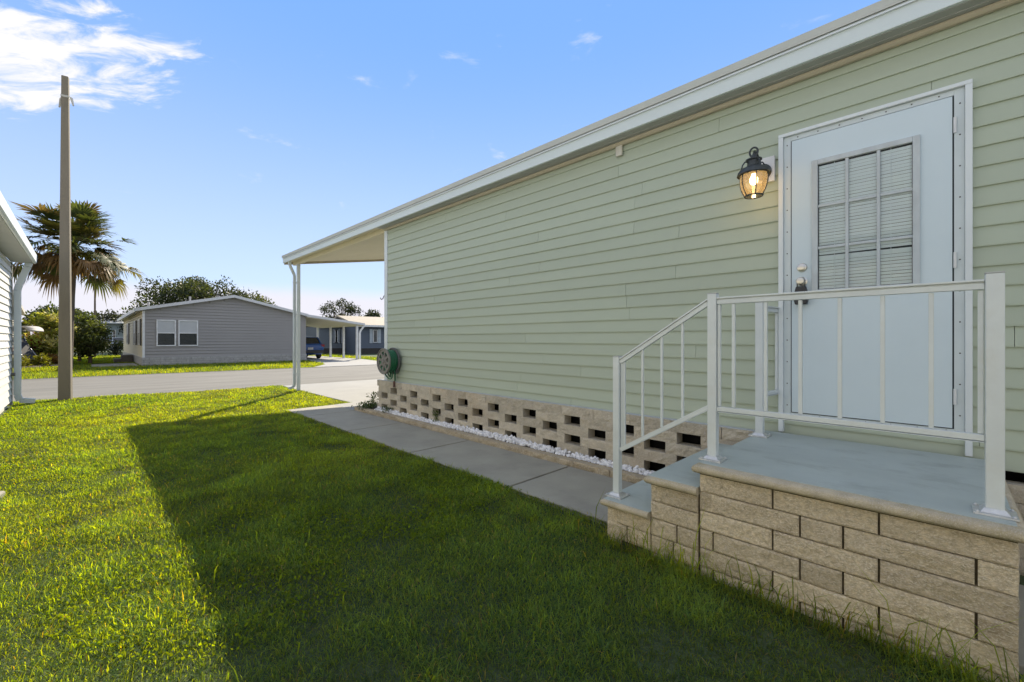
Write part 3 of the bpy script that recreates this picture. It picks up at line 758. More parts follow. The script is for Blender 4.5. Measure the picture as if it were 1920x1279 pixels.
def rail(t, p0, p1, nm='top_rail'):
    m_ = MB(); m_.bar(p0, p1, .028, .024)
    p0, p1 = Vector(p0), Vector(p1)
    if nm == 'top_rail': m_.bar(p0 + Vector((0, 0, .0145)), p1 + Vector((0, 0, .0145)), .018, .005); m_.bar(p0 + Vector((0, 0, .0215)), p1 + Vector((0, 0, .0215)), .040, .009)
    else: m_.bar(p0 + Vector((0, 0, -.0165)), p1 + Vector((0, 0, -.0165)), .034, .003)
    o = m_.build(nm, m_rail, t, bevel=.002); return o
hr = thing('handrail', (2.46, .7, PLAT), 'white metal railing with square posts along the front of the landing and steps', 'railing', None)
RX = 2.465
A = (2.425, 1.478, S1); B = (RX, .900, PLAT); C = (RX - .005, -.137, PLAT)
post(hr, A[0], A[1], A[2], 1.150, .043); post(hr, B[0], B[1], B[2], 1.512); post(hr, C[0], C[1], C[2], 1.512, .050)
rail(hr, (RX, B[1] - .024, 1.466), (RX - .005, C[1] + .026, 1.466)); rail(hr, (RX, B[1] - .024, .882), (RX - .005, C[1] + .026, .882), 'bottom_rail')
def bal(t, x, y, z0, z1, w=.016):
    m_ = MB(); m_.box(x - w / 2, x + w / 2, y - w / 2, y + w / 2, z0, z1); m_.build('baluster', m_rail, t, bevel=.0015, seg=1)
for px in (1341, 1376, 1436, 1501, 1575, 1655, 1746, 1846):
    a, b = ray(px); yb_ = RX * b / a
    yb_ = min(yb_, B[1] - .034); yb_ = max(yb_, C[1] + .036)
    bal(hr, RX - .002, yb_, .897, 1.451)
ta = Vector((A[0] + .004, A[1] - .022, 1.116)); tb = Vector((B[0] - .004, B[1] + .024, 1.462))
ba = Vector((A[0] + .004, A[1] - .022, .560)); bb = Vector((B[0] - .004, B[1] + .024, .884))
rail(hr, ta, tb, 'top_rail'); rail(hr, ba, bb, 'bottom_rail')
for px in (1160, 1171, 1205, 1241, 1280):
    a, b = ray(px); f = 0
    for it in range(6):
        x_ = ta.x + (tb.x - ta.x) * f; y_ = x_ * b / a; f = (y_ - ta.y) / (tb.y - ta.y)
    f = min(max(f, .02), .98)
    q0 = ba.lerp(bb, f); q1 = ta.lerp(tb, f); bal(hr, q1.x, q1.y, q0.z + .014, q1.z - .014, .014)
hr2 = thing('handrail', (3.29, .893, PLAT), 'short white railing stub joining a lone back post to the green wall', 'railing')
post(hr2, 3.295, .893, PLAT, 1.515, .047)
rail(hr2, (3.32, .880, 1.468), (WX - .017, .853, 1.468)); rail(hr2, (3.32, .880, .884), (WX - .017, .853, .884), 'bottom_rail')
bal(hr2, WX - .040, .855, .899, 1.453, .018); bal(hr2, 3.335, .879, .899, 1.453, .016)

# ------------------------------------------------------------------ hose reel on the wall
HY, HZ = 6.30, .915
hrx = thing('hose_reel', (WX, HY, HZ - .21), 'round grey wall hose reel wound with green garden hose near the house corner', 'hose reel')
m_reel = M('reel_taupe', (.20, .19, .17), .55, .12, 12)
def disc(x, r, name, mat, thick=.014):
    m_ = MB()
    def ring(r0, r1, n_=36):
        vs = []; fs = []
        for k_ in range(n_):
            a = 2 * PI * k_ / n_
            for xx in (x, x + thick):
                for rr in (r0, r1): vs.append((xx, HY + rr * math.cos(a), HZ + rr * math.sin(a)))
        for k_ in range(n_):
            i0, i1 = k_ * 4, ((k_ + 1) % n_) * 4
            fs += [(i0, i0 + 1, i1 + 1, i1), (i0 + 2, i1 + 2, i1 + 3, i0 + 3), (i0 + 1, i0 + 3, i1 + 3, i1 + 1), (i0, i1, i1 + 2, i0 + 2)]
        m_.add(vs, fs)
    ring(r - .055, r); ring(.005, .075); 
    for k_ in range(8):
        a = 2 * PI * k_ / 8 + .2
        u = Vector((0, math.cos(a), math.sin(a))); c0 = Vector((x + thick * .5, HY, HZ))
        m_.bar(c0 + u * .07, c0 + u * (r - .05), .038, thick * .9, (1, 0, 0))
    m_.tube([(x - .004, HY + (r - .008) * math.cos(a), HZ + (r - .008) * math.sin(a)) for a in np.linspace(0, 2 * PI, 37)], .010, 6, cap=False)
    return m_.build(name, mat, hrx, auto=40)
disc(3.375, .208, 'front_flange', m_reel); disc(3.535, .215, 'back_flange', M('reel_dark', (.12, .12, .115), .55, .12, 12))
mb = MB(); mb.lathe([(.10, 0), (.10, .15)], (3.387, HY, HZ), (1, 0, 0), 24); mb.lathe([(.05, 0), (.06, .03), (.03, .05)], (3.55, HY, HZ), (1, 0, 0), 16)
mb.lathe([(.03, 0), (.035, .02)], (3.36, HY, HZ), (1, 0, 0), 14); mb.build('drum', m_reel, hrx, auto=40)
mb = MB()
rr = random.Random(3)
for lay, rad in enumerate((.125, .150, .172)):
    for i in range(7):
        xx = 3.398 + i * .0195 + rr.uniform(-.003, .003); r_ = rad + rr.uniform(-.006, .006)
        mb.tube([(xx + .004 * math.sin(a), HY + r_ * math.cos(a), HZ + r_ * math.sin(a)) for a in np.linspace(0, 2 * PI, 29)], .0105, 7, cap=False)
lp = []
for a in np.linspace(0, PI, 14): lp.append((3.44 + .05 * math.sin(a * .9), HY + .11 * math.cos(a), HZ - .16 - .13 * math.sin(a)))
mb.tube(lp, .010, 7)
lp = [(3.47 + .03 * math.sin(a), HY + .06 - .10 * (a / PI), HZ - .17 - .09 * math.sin(a)) for a in np.linspace(0, PI, 12)]
mb.tube(lp, .010, 7)
mb.tube([(3.50, HY - .10, HZ - .12), (3.52, HY - .10, HZ - .2), (3.525, HY - .095, .60)], .012, 7)
mb.build('green_hose', M('hose_green', (.012, .13, .055), .38, .2, 8, spec=.5), hrx, smooth=True)
mb = MB(); mb.lathe([(.014, .5), (.018, .51), (.018, .58), (.012, .60)], (3.508, HY - .095, 0), (0, 0, 1), 10); mb.build('hose_tap', M('tap_brown', (.12, .06, .05), .5), hrx, smooth=False)

# ------------------------------------------------------------------ neighbour house on the left
m_lap = M('white_lap', (.66, .655, .62), .55, .04, 1.2, .04, 20)
nb = thing('neighbour_house', (-4, 4, 0), 'white lap sided home cut off at the left edge, downspout at its corner', 'house')
NX, NY = -.985, 12.2
mb = MB(); z = .12; e = .125
while z < 2.68:
    z1 = min(z + e, 2.70)
    mb.add([(NX + .022, -8, z), (NX + .022, NY, z), (NX + .002, NY, z1 + .004), (NX + .002, -8, z1 + .004), (NX - .03, -8, z), (NX - .03, NY, z), (NX - .03, NY, z1 + .004), (NX - .03, -8, z1 + .004)],
           [(0, 1, 2, 3), (0, 4, 5, 1), (3, 2, 6, 7), (1, 5, 6, 2), (0, 3, 7, 4), (4, 7, 6, 5)])
    z += e
mb.build('siding', m_lap, nb)
mb = MB(); mb.box(-8.5, NX - .035, -8, NY - .01, 0, 2.7); mb.build('wall_core', m_lap, nb)
mb = MB(); mb.box(NX - .05, NX + .028, NY - .01, NY + .05, .05, 2.70); mb.build('corner_trim', M('trim_grey', (.30, .30, .29), .5), nb)  # corner trim in one plain grey
mb = MB(); mb.prism([(-.70, 2.74), (-.70, 2.87), (-4.7, 3.6), (-8.8, 2.87), (-8.8, 2.74), (-4.7, 3.45)], -8, NY + .12, 'XZ'); mb.build('roof', m_roof, nb)
mb = MB(); mb.prism([(-.685, 2.72), (-.66, 2.74), (-.655, 2.885), (-.70, 2.89), (-.705, 2.72)], -8, NY + .13, 'XZ'); mb.build('fascia', m_white, nb, bevel=.004)
mb = MB(); mb.box(NX, -.706, -8, NY + .10, 2.715, 2.735); mb.build('soffit', m_soffd, nb)
mb = MB()
dxs = -.90
pts = [(-.75, NY + .03, 2.72), (-.77, NY + .03, 2.64), (dxs + .02, NY + .06, 2.30), (dxs, NY + .06, 2.18), (dxs, NY + .06, .22), (dxs + .03, NY + .06, .12), (dxs + .22, NY + .09, .085)]
for a, b in zip(pts[:-1], pts[1:]): mb.bar(a, b, .095, .07, (0, 1, 0))
mb.build('downspout', m_white, nb, bevel=.008)
mb = MB(); mb.lathe([(.03, 0), (.03, .05)], (NX + .02, NY - .1, .62), (1, 0, 0), 10); mb.build('hose_bib', M('bib', (.12, .11, .1), .5), nb)

# ------------------------------------------------------------------ utility pole
ux, uy = at(122.5, 8.85)
up_ = thing('utility_pole', (ux, uy, 0), 'tall tapering square concrete pole standing at the edge of the lawn', 'pole')
m_pole = M('pole_concrete', (.19, .165, .12), .85, .12, 3, .3, 90, stain=(.14, .125, .105), stain_s=2, stain_amt=.6, stretch=(1, 1, .25))
mb = MB(); mb.hexa([(ux - .095, uy - .095, -.05), (ux + .095, uy - .095, -.05), (ux + .095, uy + .095, -.05), (ux - .095, uy + .095, -.05), (ux - .052, uy - .052, 6.68), (ux + .052, uy - .052, 6.68), (ux + .052, uy + .052, 6.68), (ux - .052, uy + .052, 6.68)])
shaft = mb.build('shaft', m_pole, up_, bevel=.012)
mb = MB(); mb.box(ux - .06, ux + .06, uy - .06, uy + .06, 6.24, 6.28)
for s, l in ((-1, .20), (1, .27)):
    rx, ry = C_ * s, -S_ * s
    mb.bar((ux + rx * .05, uy + ry * .05, 6.28), (ux + rx * l * .55, uy + ry * l * .55, 6.23), .04, .02); mb.bar((ux + rx * l * .55, uy + ry * l * .55, 6.23), (ux + rx * l * .75, uy + ry * l * .75, 6.06), .045, .02, w1=.02)
mb.build('bracket', M('bracket_grey', (.45, .44, .38), .5), up_)

up_.rotation_euler.z = R(-9)
# ------------------------------------------------------------------ opposite house
m_grey = M('grey_siding', (.32, .31, .30), .6, .03, 1)
m_pale = M('pale_siding', (.62, .57, .42), .6, .04, 1)
m_wf = M('window_white', (.75, .76, .76), .45)
m_dk = M('window_dark', (.035, .04, .045), .15, .2, 3, spec=.8)
m_shade_ = M('window_blind', (.50, .52, .53), .4, .05, 3, spec=.6)
m_brick = M('white_brick', (.40, .395, .385), .8, .2, 8, .3, 50, stain=(.26, .25, .23), stain_s=12, stain_amt=.5)
oh = thing('ranch_house', (5.6, 33, 0), 'grey mobile home with low gable across the street, double window and lean-to carport', 'house')
OX0, OX1, OY0, OY1 = 1.95, 9.22, 26.5, 41.0
def lapwall(mb, p0, p1, nrm, z0, z1f, e=.15, d=.038):
    """lap boards from p0 to p1 with outward normal nrm; z1f(s) gives the top height at s in 0..1"""
    p0, p1, nrm = Vector((*p0, 0)), Vector((*p1, 0)), Vector((*nrm, 0)); z = z0; top = max(z1f(i / 40) for i in range(41))
    while z < top - .02:
        zt = z + e
        ss = [i / 200 for i in range(201) if z1f(i / 200) >= z + e * .6]
        if not ss: break
        a, b = p0.lerp(p1, ss[0]), p0.lerp(p1, ss[-1]); up = Vector((0, 0, 1))
        mb.hexa([a - nrm * .03 + up * z, b - nrm * .03 + up * z, b + nrm * d + up * z, a + nrm * d + up * z, a - nrm * .03 + up * zt, b - nrm * .03 + up * zt, b + nrm * .003 + up * zt, a + nrm * .003 + up * zt])
        z += e
OR = 5.55; OZE = 2.62; OZR = 3.45
gz_ = lambda s: OZE + (OZR - OZE) * (1 - abs(OX0 + (OX1 - OX0) * s - OR) / (OR - OX0))
mb = MB(); lapwall(mb, (OX0, OY0), (OX1, OY0), (0, -1), .42, gz_)
mb.build('front_wall', m_grey, oh)
mb = MB(); lapwall(mb, (OX0, OY0), (OX0, OY1), (-1, 0), .42, lambda s: OZE); mb.build('side_wall', m_pale, oh)
mb = MB(); mb.prism([(OX0 + .03, .05), (OX1 - .03, .05), (OX1 - .03, OZE + .03), (OR, OZR + .06), (OX0 + .03, OZE + .03)], OY0 + .012, OY1, 'XZ'); mb.build('wall_core', m_grey, oh)
mb = MB(); mb.box(OX0 - .06, OX1 + .02, OY0 - .06, OY1, -.02, .415); sb = mb.build('skirting', m_brick, oh)
mb = MB()
for zz in (.10, .20, .30): mb.box(OX0 - .05, OX1, OY0 - .064, OY0 - .058, zz - .005, zz + .005)
q = OX0
i = 0
while q < OX1: 
    for r in range(4): mb.box(q + (r % 2) * .2, q + (r % 2) * .2 + .012, OY0 - .064, OY0 - .058, r * .1 + .005, r * .1 + .095)
    q += .4
mb.build('skirting_joints', M('brick_joint', (.22, .21, .19), .9), sb)
mb = MB()
def slab(x0, z0, x1, z1, ya, yb, th): mb.hexa([(x0, ya, z0), (x1, ya, z1), (x1, yb, z1), (x0, yb, z0), (x0, ya, z0 + th), (x1, ya, z1 + th), (x1, yb, z1 + th), (x0, yb, z0 + th)])
slab(OX0 - .32, OZE - .04, OR, OZR + .02, OY0 - .28, OY1 + .2, .14); slab(OR, OZR + .02, OX1 + .05, OZE + .0, OY0 - .28, OY1 + .2, .14)
mb.build('roof', M('roof_pale', (.66, .67, .68), .5, .05, 1), oh)
mb = MB(); mb.box(OX0 - .34, OX0 - .322, OY0 - .29, OY1 + .2, OZE - .07, OZE + .09); mb.build('eave_gutter', m_white, oh)
def window(parent, x0, x1, z0, z1, y, d=-1, axis='x', lower_dark=True, sash=True):
    mbf = MB(); t = .05
    def bx(m_, a, b, c0, c1, e0, e1):
        if axis == 'x': m_.box(a, b, min(y + d * c0, y + d * c1), max(y + d * c0, y + d * c1), e0, e1)
        else: m_.box(min(y + d * c0, y + d * c1), max(y + d * c0, y + d * c1), a, b, e0, e1)
    bx(mbf, x0, x0 + t, 0, .06, z0, z1); bx(mbf, x1 - t, x1, 0, .06, z0, z1); bx(mbf, x0 + t, x1 - t, 0, .06, z0, z0 + t); bx(mbf, x0 + t, x1 - t, 0, .06, z1 - t, z1)
    zm = (z0 + z1) / 2
    if sash: bx(mbf, x0 + t, x1 - t, 0, .055, zm - .02, zm + .02)
    w = mbf.build('window', m_wf, parent)
    m_ = MB(); bx(m_, x0 + t, x1 - t, .022, .030, zm + .02, z1 - t); m_.build('upper_pane', m_shade_ if lower_dark else m_dk, w)
    m_ = MB(); bx(m_, x0 + t, x1 - t, .022, .030, z0 + t, zm - .02); m_.build('lower_pane', m_dk, w)
    return w
def xat(px, Y): a, b = ray(px); return Y * a / b
wl0, wl1, wl2, wl3 = xat(293, OY0), xat(329.5, OY0), xat(334, OY0), xat(371, OY0)
window(oh, wl0, wl1, .95, 2.22, OY0 - .02); window(oh, wl2, wl3, .95, 2.22, OY0 - .02)
m_shut = M('shutter_dark', (.05, .045, .045), .5)
for ya in (27.6, 30.2, 35.5):
    window(oh, ya, ya + 1.0, 1.0, 2.25, OX0 - .02, -1, 'y')
    for yb_ in (ya - .42, ya + 1.06):
        mb = MB(); mb.box(OX0 - .07, OX0 - .03, yb_, yb_ + .36, .98, 2.27); mb.build('shutter', m_shut, oh)
mb = MB(); mb.box(OX0 - .045, OX0 + .04, OY0 - .045, OY0 + .04, .42, OZE); mb.build('corner_post', m_wf, oh)
for vx, vz, vh in ((4.2, 3.2, .5), (8.0, 2.95, .45), (2.4, 2.72, .55)):
    mb = MB(); mb.lathe([(.05, 0), (.05, vh)], (vx, 30, vz), (0, 0, 1), 8); mb.build('roof_vent', M('vent_grey', (.3, .3, .3), .5), oh)
# carport lean-to
mb = MB(); slab(OX1 - .02, 2.60, 12.75, 2.17, OY0 - .3, 33.5, .14); mb.build('carport_roof', M('roof_pale', (.66, .67, .68), .5), oh)
mb = MB(); slab(OX1 - .02, 2.565, 12.72, 2.135, OY0 - .25, 33.4, .025); mb.build('carport_ceiling', m_cream, oh)
for (cx_, cy_) in ((12.3, 26.4), (12.35, 28.5), (12.4, 30.8), (12.4, 33.2)):
    mb = MB(); mb.box(cx_ - .06, cx_ + .06, cy_ - .06, cy_ + .06, 0, 2.17); mb.build('carport_post', m_wf, oh)
mb = MB(); pts = [(12.72, 26.25, 2.16), (12.5, 26.3, 1.85), (12.45, 26.3, 1.7), (12.45, 26.3, .05)]
for a, b in zip(pts[:-1], pts[1:]): mb.bar(a, b, .09, .09, (0, 1, 0))
mb.build('downspout', m_wf, oh)
mb = MB(); mb.box(.2, 1.85, 26.6, 30.6, -.03, .015); tag(mb.build('concrete_pad', m_walk), kind='structure')
mb = MB(); mb.box(1.1, 1.86, 31.2, 32.4, 0, .22); mb.box(1.4, 1.86, 31.3, 32.3, .22, .42); tag(mb.build('entry_steps', M('steps_dark', (.12, .11, .1), .85), bevel=.01), 'small dark concrete entry steps at the side of the grey house', 'steps')

# ------------------------------------------------------------------ blue hatchback under the carport
def make_car(name, cx, cy, rot, paint_c, label, length=4.3, width=1.82, height=1.46, rough=.25):
    """nose points to local +Y; sections lofted along the length"""
    t = thing(name, (0, 0, 0), label, 'car')
    L_, W2 = length, width / 2
    m_p = M(name + '_paint_%d' % int(paint_c[2] * 1000), paint_c, rough, .05, 3, spec=.6)
    # (y, half width at belly, half width at belt, belly z, belt z)
    secs = [(-L_ / 2, .70, .74, .42, .92), (-L_ / 2 + .06, .80, .84, .30, .98), (-L_ / 2 + .35, .86, .90, .24, 1.0), (-.6, W2 - .02, W2, .20, .98), (.5, W2 - .02, W2, .20, .95), (1.25, W2 - .03, W2 - .03, .22, .90), (L_ / 2 - .25, .82, .80, .26, .78), (L_ / 2 - .03, .72, .66, .32, .68)]
    m_ = MB(); ring = []
    for y, wb, wt, zb, zt in secs:
        ring.append([(-wb + .06, y, zb), (-wb, y, zb + .10), (-wt - .02, y, (zb + zt) / 2 + .05), (-wt + .02, y, zt - .05), (-wt + .12, y, zt), (wt - .12, y, zt), (wt - .02, y, zt - .05), (wt + .02, y, (zb + zt) / 2 + .05), (wb, y, zb + .10), (wb - .06, y, zb)])
    nn = 10; vs = [p for r in ring for p in r]; fs = []
    for i in range(len(ring) - 1):
        for k_ in range(nn): fs.append((i * nn + k_, i * nn + (k_ + 1) % nn, (i + 1) * nn + (k_ + 1) % nn, (i + 1) * nn + k_))
    fs += [tuple(range(nn)), tuple((len(ring) - 1) * nn + k_ for k_ in range(nn))]
    m_.add(vs, fs); body = m_.build('body', m_p, t, auto=35, bevel=.02)
    m_ = MB()   # roof and pillars
    gh = [(-L_ / 2 + .14, .70, .97), (-L_ / 2 + .52, .60, height - .05), (-.6, .62, height), (.35, .60, height - .04), (1.15, .72, .93)]
    vs = []; fs = []
    for y, w, z in gh[1:4]: vs += [(-w, y, z), (w, y, z), (w, y, z - .05), (-w, y, z - .05)]
    for i in range(2): fs += [(i * 4 + k_, i * 4 + (k_ + 1) % 4, i * 4 + 4 + (k_ + 1) % 4, i * 4 + 4 + k_) for k_ in range(4)]
    fs += [(0, 1, 2, 3), (8, 9, 10, 11)]
    m_.add(vs, fs)
    for s in (-1, 1):
        for (y0_, w0, z0_), (y1_, w1, z1_) in ((gh[0], gh[1]), (gh[4], gh[3])): m_.bar((s * w0, y0_, z0_), (s * w1, y1_, z1_ - .02), .09, .07)
        m_.bar((s * (W2 - .1), -.1, .95), (s * .61, -.15, height - .03), .09, .05)
    m_.build('roof', m_p, t, bevel=.02)
    m_ = MB()   # glasshouse
    gg = [(-L_ / 2 + .17, .69, .96, .96), (-L_ / 2 + .53, .60, height - .07, .96), (.33, .60, height - .07, .94), (1.12, .71, .93, .93)]
    vs = []
    for y, w, zt, zb in gg: vs += [(-w, y, zt), (w, y, zt), (W2 - .1 if w < .65 else w, y, zb - .03), (-(W2 - .1 if w < .65 else w), y, zb - .03)]
    fs = []
    for i in range(3): fs += [(i * 4 + k_, i * 4 + (k_ + 1) % 4, i * 4 + 4 + (k_ + 1) % 4, i * 4 + 4 + k_) for k_ in range(4)]
    fs += [(0, 1, 2, 3), (12, 13, 14, 15)]
    m_.add(vs, fs); m_.build('windows', m_dk, t)
    for s in (-1, 1):
        for y in (-L_ / 2 + .85, L_ / 2 - .85):
            m_ = MB(); m_.lathe([(.20, -.1), (.31, -.1), (.33, -.07), (.33, .07), (.31, .1), (.20, .1)], (s * (W2 - .12), y, .33), (1, 0, 0), 20)
            w_ = m_.build('wheel', M('tyre_black', (.02, .02, .02), .8), t, auto=40)
            m_ = MB(); m_.lathe([(.19, 0), (.19, .02), (.05, .03)], (s * (W2 - .12) + s * .085, y, .33), (s, 0, 0), 14); m_.build('rim', M('rim_grey', (.35, .35, .36), .3, metal=.8), w_)
        m_ = MB(); m_.box(min(s * .62, s * .90), max(s * .62, s * .90), -L_ / 2 + .0, -L_ / 2 + .16, .78, .93); m_.build('tail_light', M('tail_red', (.28, .012, .015), .25), t, bevel=.02)
        m_ = MB(); m_.box(min(s * .55, s * .80), max(s * .55, s * .80), L_ / 2 - .22, L_ / 2 - .05, .60, .72); m_.build('headlight', M('head_clear', (.6, .62, .65), .15), t, bevel=.02)
        m_ = MB(); m_.box(min(s * .93, s * 1.05), max(s * .93, s * 1.05), .72, .85, .92, 1.05); m_.build('mirror', m_p, t, bevel=.02)
    m_ = MB(); m_.box(-.80, .80, -L_ / 2 - .05, -L_ / 2 + .2, .36, .56); m_.build('rear_bumper', M('bumper_dark', (.03, .03, .035), .5), t, bevel=.03)
    m_ = MB(); m_.box(-.16, .16, -L_ / 2 - .06, -L_ / 2 - .03, .60, .74); m_.build('licence_plate', M('plate_pale', (.6, .6, .58), .5), t)
    t.location = (cx, cy, .02); t.rotation_euler = (0, 0, rot); return t
make_car('parked_car', 10.36, 30.9, R(-2), (.015, .075, .27), 'dark blue hatchback seen from behind under the carport across the street')

# ------------------------------------------------------------------ blue house and tan house beyond
m_blue = M('blue_siding', (.10, .125, .165), .6, .06, 2)
m_blue2 = M('blue_grey_siding', (.125, .15, .175), .6, .06, 2)
bh = thing('blue_house', (21, 39, 0), 'slate blue house with pale shutters and sandy roof behind the far carport', 'house')
mb = MB(); lapwall(mb, (16.9, 36.0), (30, 36.0), (0, -1), .5, lambda s: 2.42, .14); mb.box(16.92, 30, 36.02, 43, 0, 2.42); mb.build('front_wall', m_blue, bh)
mb = MB(); lapwall(mb, (14.6, 38.6), (16.9, 38.6), (0, -1), .5, lambda s: 2.42, .14); mb.box(14.62, 16.9, 38.62, 43, 0, 2.42); mb.build('recessed_wall', m_blue2, bh)
mb = MB(); mb.box(16.95, 30, 35.98, 36.06, 0, .5); mb.box(14.7, 16.9, 38.56, 38.64, 0, .5); mb.build('skirting', M('skirt_dark', (.05, .045, .04), .9), bh)
mb = MB(); mb.prism([(35.5, 2.40), (39.5, 3.35), (43.5, 2.40), (43.5, 2.55), (39.5, 3.50), (35.5, 2.55)], 16.5, 30.5, 'YZ')
mb.prism([(38.2, 2.40), (40.5, 3.0), (43.4, 2.40), (43.4, 2.54), (40.5, 3.14), (38.2, 2.54)], 14.3, 16.49, 'YZ')
mb.build('roof', M('roof_sand', (.27, .24, .19), .8, .1, 3), bh)
mb = MB(); mb.box(16.5, 30.5, 35.46, 35.5, 2.38, 2.55); mb.build('fascia', m_wf, bh)
m_psh = M('pale_shutter', (.42, .47, .52), .5)
for x0, Y in ((xat(699, 36), 36), (xat(624, 38.6), 38.6), (15.9, 38.6)):
    x0 += 0; window(bh, x0, x0 + .42, 1.0, 2.15, Y - .02, sash=False, lower_dark=False)
    for q in (x0 - .33, x0 + .47):
        mb = MB(); mb.box(q, q + .28, Y - .08, Y - .03, .95, 2.2); mb.build('shutter', m_psh, bh)
th = thing('tan_house', (18, 52, 0), 'tan house with a dark window glimpsed beyond the blue car', 'house')
mb = MB(); lapwall(mb, (12, 48), (20.5, 48), (0, -1), .0, lambda s: 2.6, .16); mb.box(12.02, 20.5, 48.02, 55, 0, 2.6); mb.build('front_wall', M('tan_wall', (.48, .36, .23), .7), th)
mb = MB(); mb.prism([(47.5, 2.6), (51.5, 3.5), (55.5, 2.6), (55.5, 2.75), (51.5, 3.65), (47.5, 2.75)], 11.6, 21, 'YZ'); mb.build('roof', M('roof_grey', (.25, .24, .23), .8), th)
window(th, xat(593, 48), xat(604, 48), .9, 2.0, 47.98)
# cream house far left beyond the garden
ch = thing('cream_house', (-6, 34, 0), 'cream house with a white eave seen between the downspout and the garden shrubs', 'house')
m_crm = M('cream_siding', (.58, .54, .44), .6, .04, 1)
e0 = Vector((-1.75, 22.8)); e1 = Vector((-2.75, 42.5)); wn = Vector((1, .05)).normalized()
w0 = e0 - wn * .45; w1 = e1 - wn * .45
mb = MB(); lapwall(mb, (w0.x, w0.y + .4), (w1.x, w1.y), (wn.x, wn.y), .1, lambda s: 2.85, .13)
mb.prism([(w0.x - .03, w0.y + .4), (w1.x - .03, w1.y), (w1.x - 8, w1.y), (w0.x - 8, w0.y + .4)], 0, 2.85); mb.build('side_wall', m_crm, ch)
mb = MB()
for (za, zb) in ((2.82, 3.0),):
    mb.hexa([(e0.x, e0.y, za), (e1.x, e1.y, za), (e1.x - 5, e1.y, za + 1.0), (e0.x - 5, e0.y, za + 1.0), (e0.x, e0.y, zb), (e1.x, e1.y, zb), (e1.x - 5, e1.y, zb + 1.0), (e0.x - 5, e0.y, zb + 1.0)])
mb.build('roof', M('roof_cream', (.55, .52, .45), .6), ch)
for s in (.45, .62, .8):
    p = w0.lerp(w1, s); mb = MB(); mb.bar((p.x + .06, p.y - .5, 1.55), (p.x + .02, p.y + .5, 1.55), .06, 1.1); mb.build('window', m_dk, ch)

# ------------------------------------------------------------------ trees and shrubs
m_bark = M('bark', (.12, .095, .07), .95, .25, 6, .8, 25, stretch=(1, 1, .3))
def palm(name, x, y, trunk_h, r_tr, n_green, n_dead, rad, label, seed, leaf_n=26, lean=(0, 0)):
    t = thing(name, (x, y, 0), label, 'palm tree'); rg = random.Random(seed); rn = np.random.default_rng(seed)
    m_ = MB(); pts = [(x + lean[0] * (i / 10) ** 1.5, y + lean[1] * (i / 10) ** 1.5, trunk_h * i / 10 - .05) for i in range(11)]
    m_.tube(pts, [r_tr * (1.15 - .3 * i / 10) + r_tr * .05 * (i % 2) for i in range(11)], 12); m_.build('trunk', m_bark, t, smooth=True)
    top = np.array([x + lean[0], y + lean[1], trunk_h])
    def fans(n_, dead):
        VV, FF, TT = [], [], []; o = 0
        for i in range(n_):
            az = rg.uniform(0, 2 * PI); 
            el = rg.uniform(-.6, .15) if dead else (1.38 - 1.8 * ((i + .5) / n_) ** 1.05 + rg.uniform(-.25, .25))
            pl_ = rad * (.56 if not dead else .50) * rg.uniform(.45, 1.25); fr_ = rad * (.30 if not dead else .28) * rg.uniform(.8, 1.25)
            hd = np.array([math.cos(az), math.sin(az), 0.0]); upv = np.array([0, 0, 1.0])
            p0 = top + upv * rg.uniform(-.25, .1) * rad * .3
            d0 = hd * math.cos(el) + upv * math.sin(el)
            p1 = p0 + d0 * pl_ + upv * (-.12 * rad)
            bd = rg.uniform(.15, .75); d1 = hd * math.cos(el - bd) + upv * math.sin(el - bd)
            side_ = np.cross(d1, upv); side_ /= np.linalg.norm(side_); nn_ = np.cross(side_, d1)
            w = .02 * rad / 2.4
            base_t = np.array((.16, .13, .06) if dead else (.10, .13, .04))
            VV += [p0 - side_ * w, p0 + side_ * w, p1 + side_ * w, p1 - side_ * w]; TT += [base_t] * 4; FF += [(o, o + 1, o + 2), (o, o + 2, o + 3)]; o += 4
            tone0 = np.array((.20, .125, .06)) if dead else np.array((.075, .10, .035)) * rg.uniform(.8, 1.35)
            if not dead and rg.random() < .22: tone0 = np.array((.15, .14, .035))
            if not dead and rg.random() < .22: tone0 = np.array((.15, .11, .055))
            for k_ in range(leaf_n):
                a = (k_ / (leaf_n - 1) - .5) * 3.9
                dl = d1 * math.cos(a) + side_ * math.sin(a) + nn_ * (.25 * abs(math.sin(a)) + rg.uniform(-.07, .07))
                dl /= np.linalg.norm(dl)
                ln = fr_ * (1 - .28 * abs(a) / 1.95) * rg.uniform(.85, 1.08)
                wd = fr_ * .085
                sd_ = np.cross(dl, nn_); sd_ /= (np.linalg.norm(sd_) + 1e-6)
                q0 = p1 + dl * fr_ * .04; q1 = p1 + dl * ln * .62 - upv * ln * .05; q2 = p1 + dl * ln * .92 - upv * ln * (.12 + .38 * max(0, .5 - el) if not dead else .55) * rg.uniform(.5, 1.6)
                tn = tone0 * rg.uniform(.75, 1.3)
                tip = tn * .5 + np.array((.14, .11, .04)) * .5
                VV += [q0 - sd_ * wd * .25, q0 + sd_ * wd * .25, q1 + sd_ * wd * .5, q1 - sd_ * wd * .5, q2]; TT += [tn, tn, tn, tn, tip]
                FF += [(o, o + 1, o + 2), (o, o + 2, o + 3), (o + 3, o + 2, o + 4)]; o += 5
        return np.array(VV), np.array(FF), np.array(TT)
    V, F, T = fans(n_green, False); cloud_mesh('crown', V, F, T, FROND, t)
    if n_dead: V, F, T = fans(n_dead, True); cloud_mesh('dead_fronds', V, F, T, FROND, t)
    return t
px_, py_ = at(127, 17.6)
palm('cabbage_palm', px_, py_, 5.15, .14, 84, 18, 2.75, 'big shaggy fan palm with brown lower fronds behind the concrete pole', 4, 26, (.25 * C_, -.25 * S_))
px_, py_ = at(178, 30)
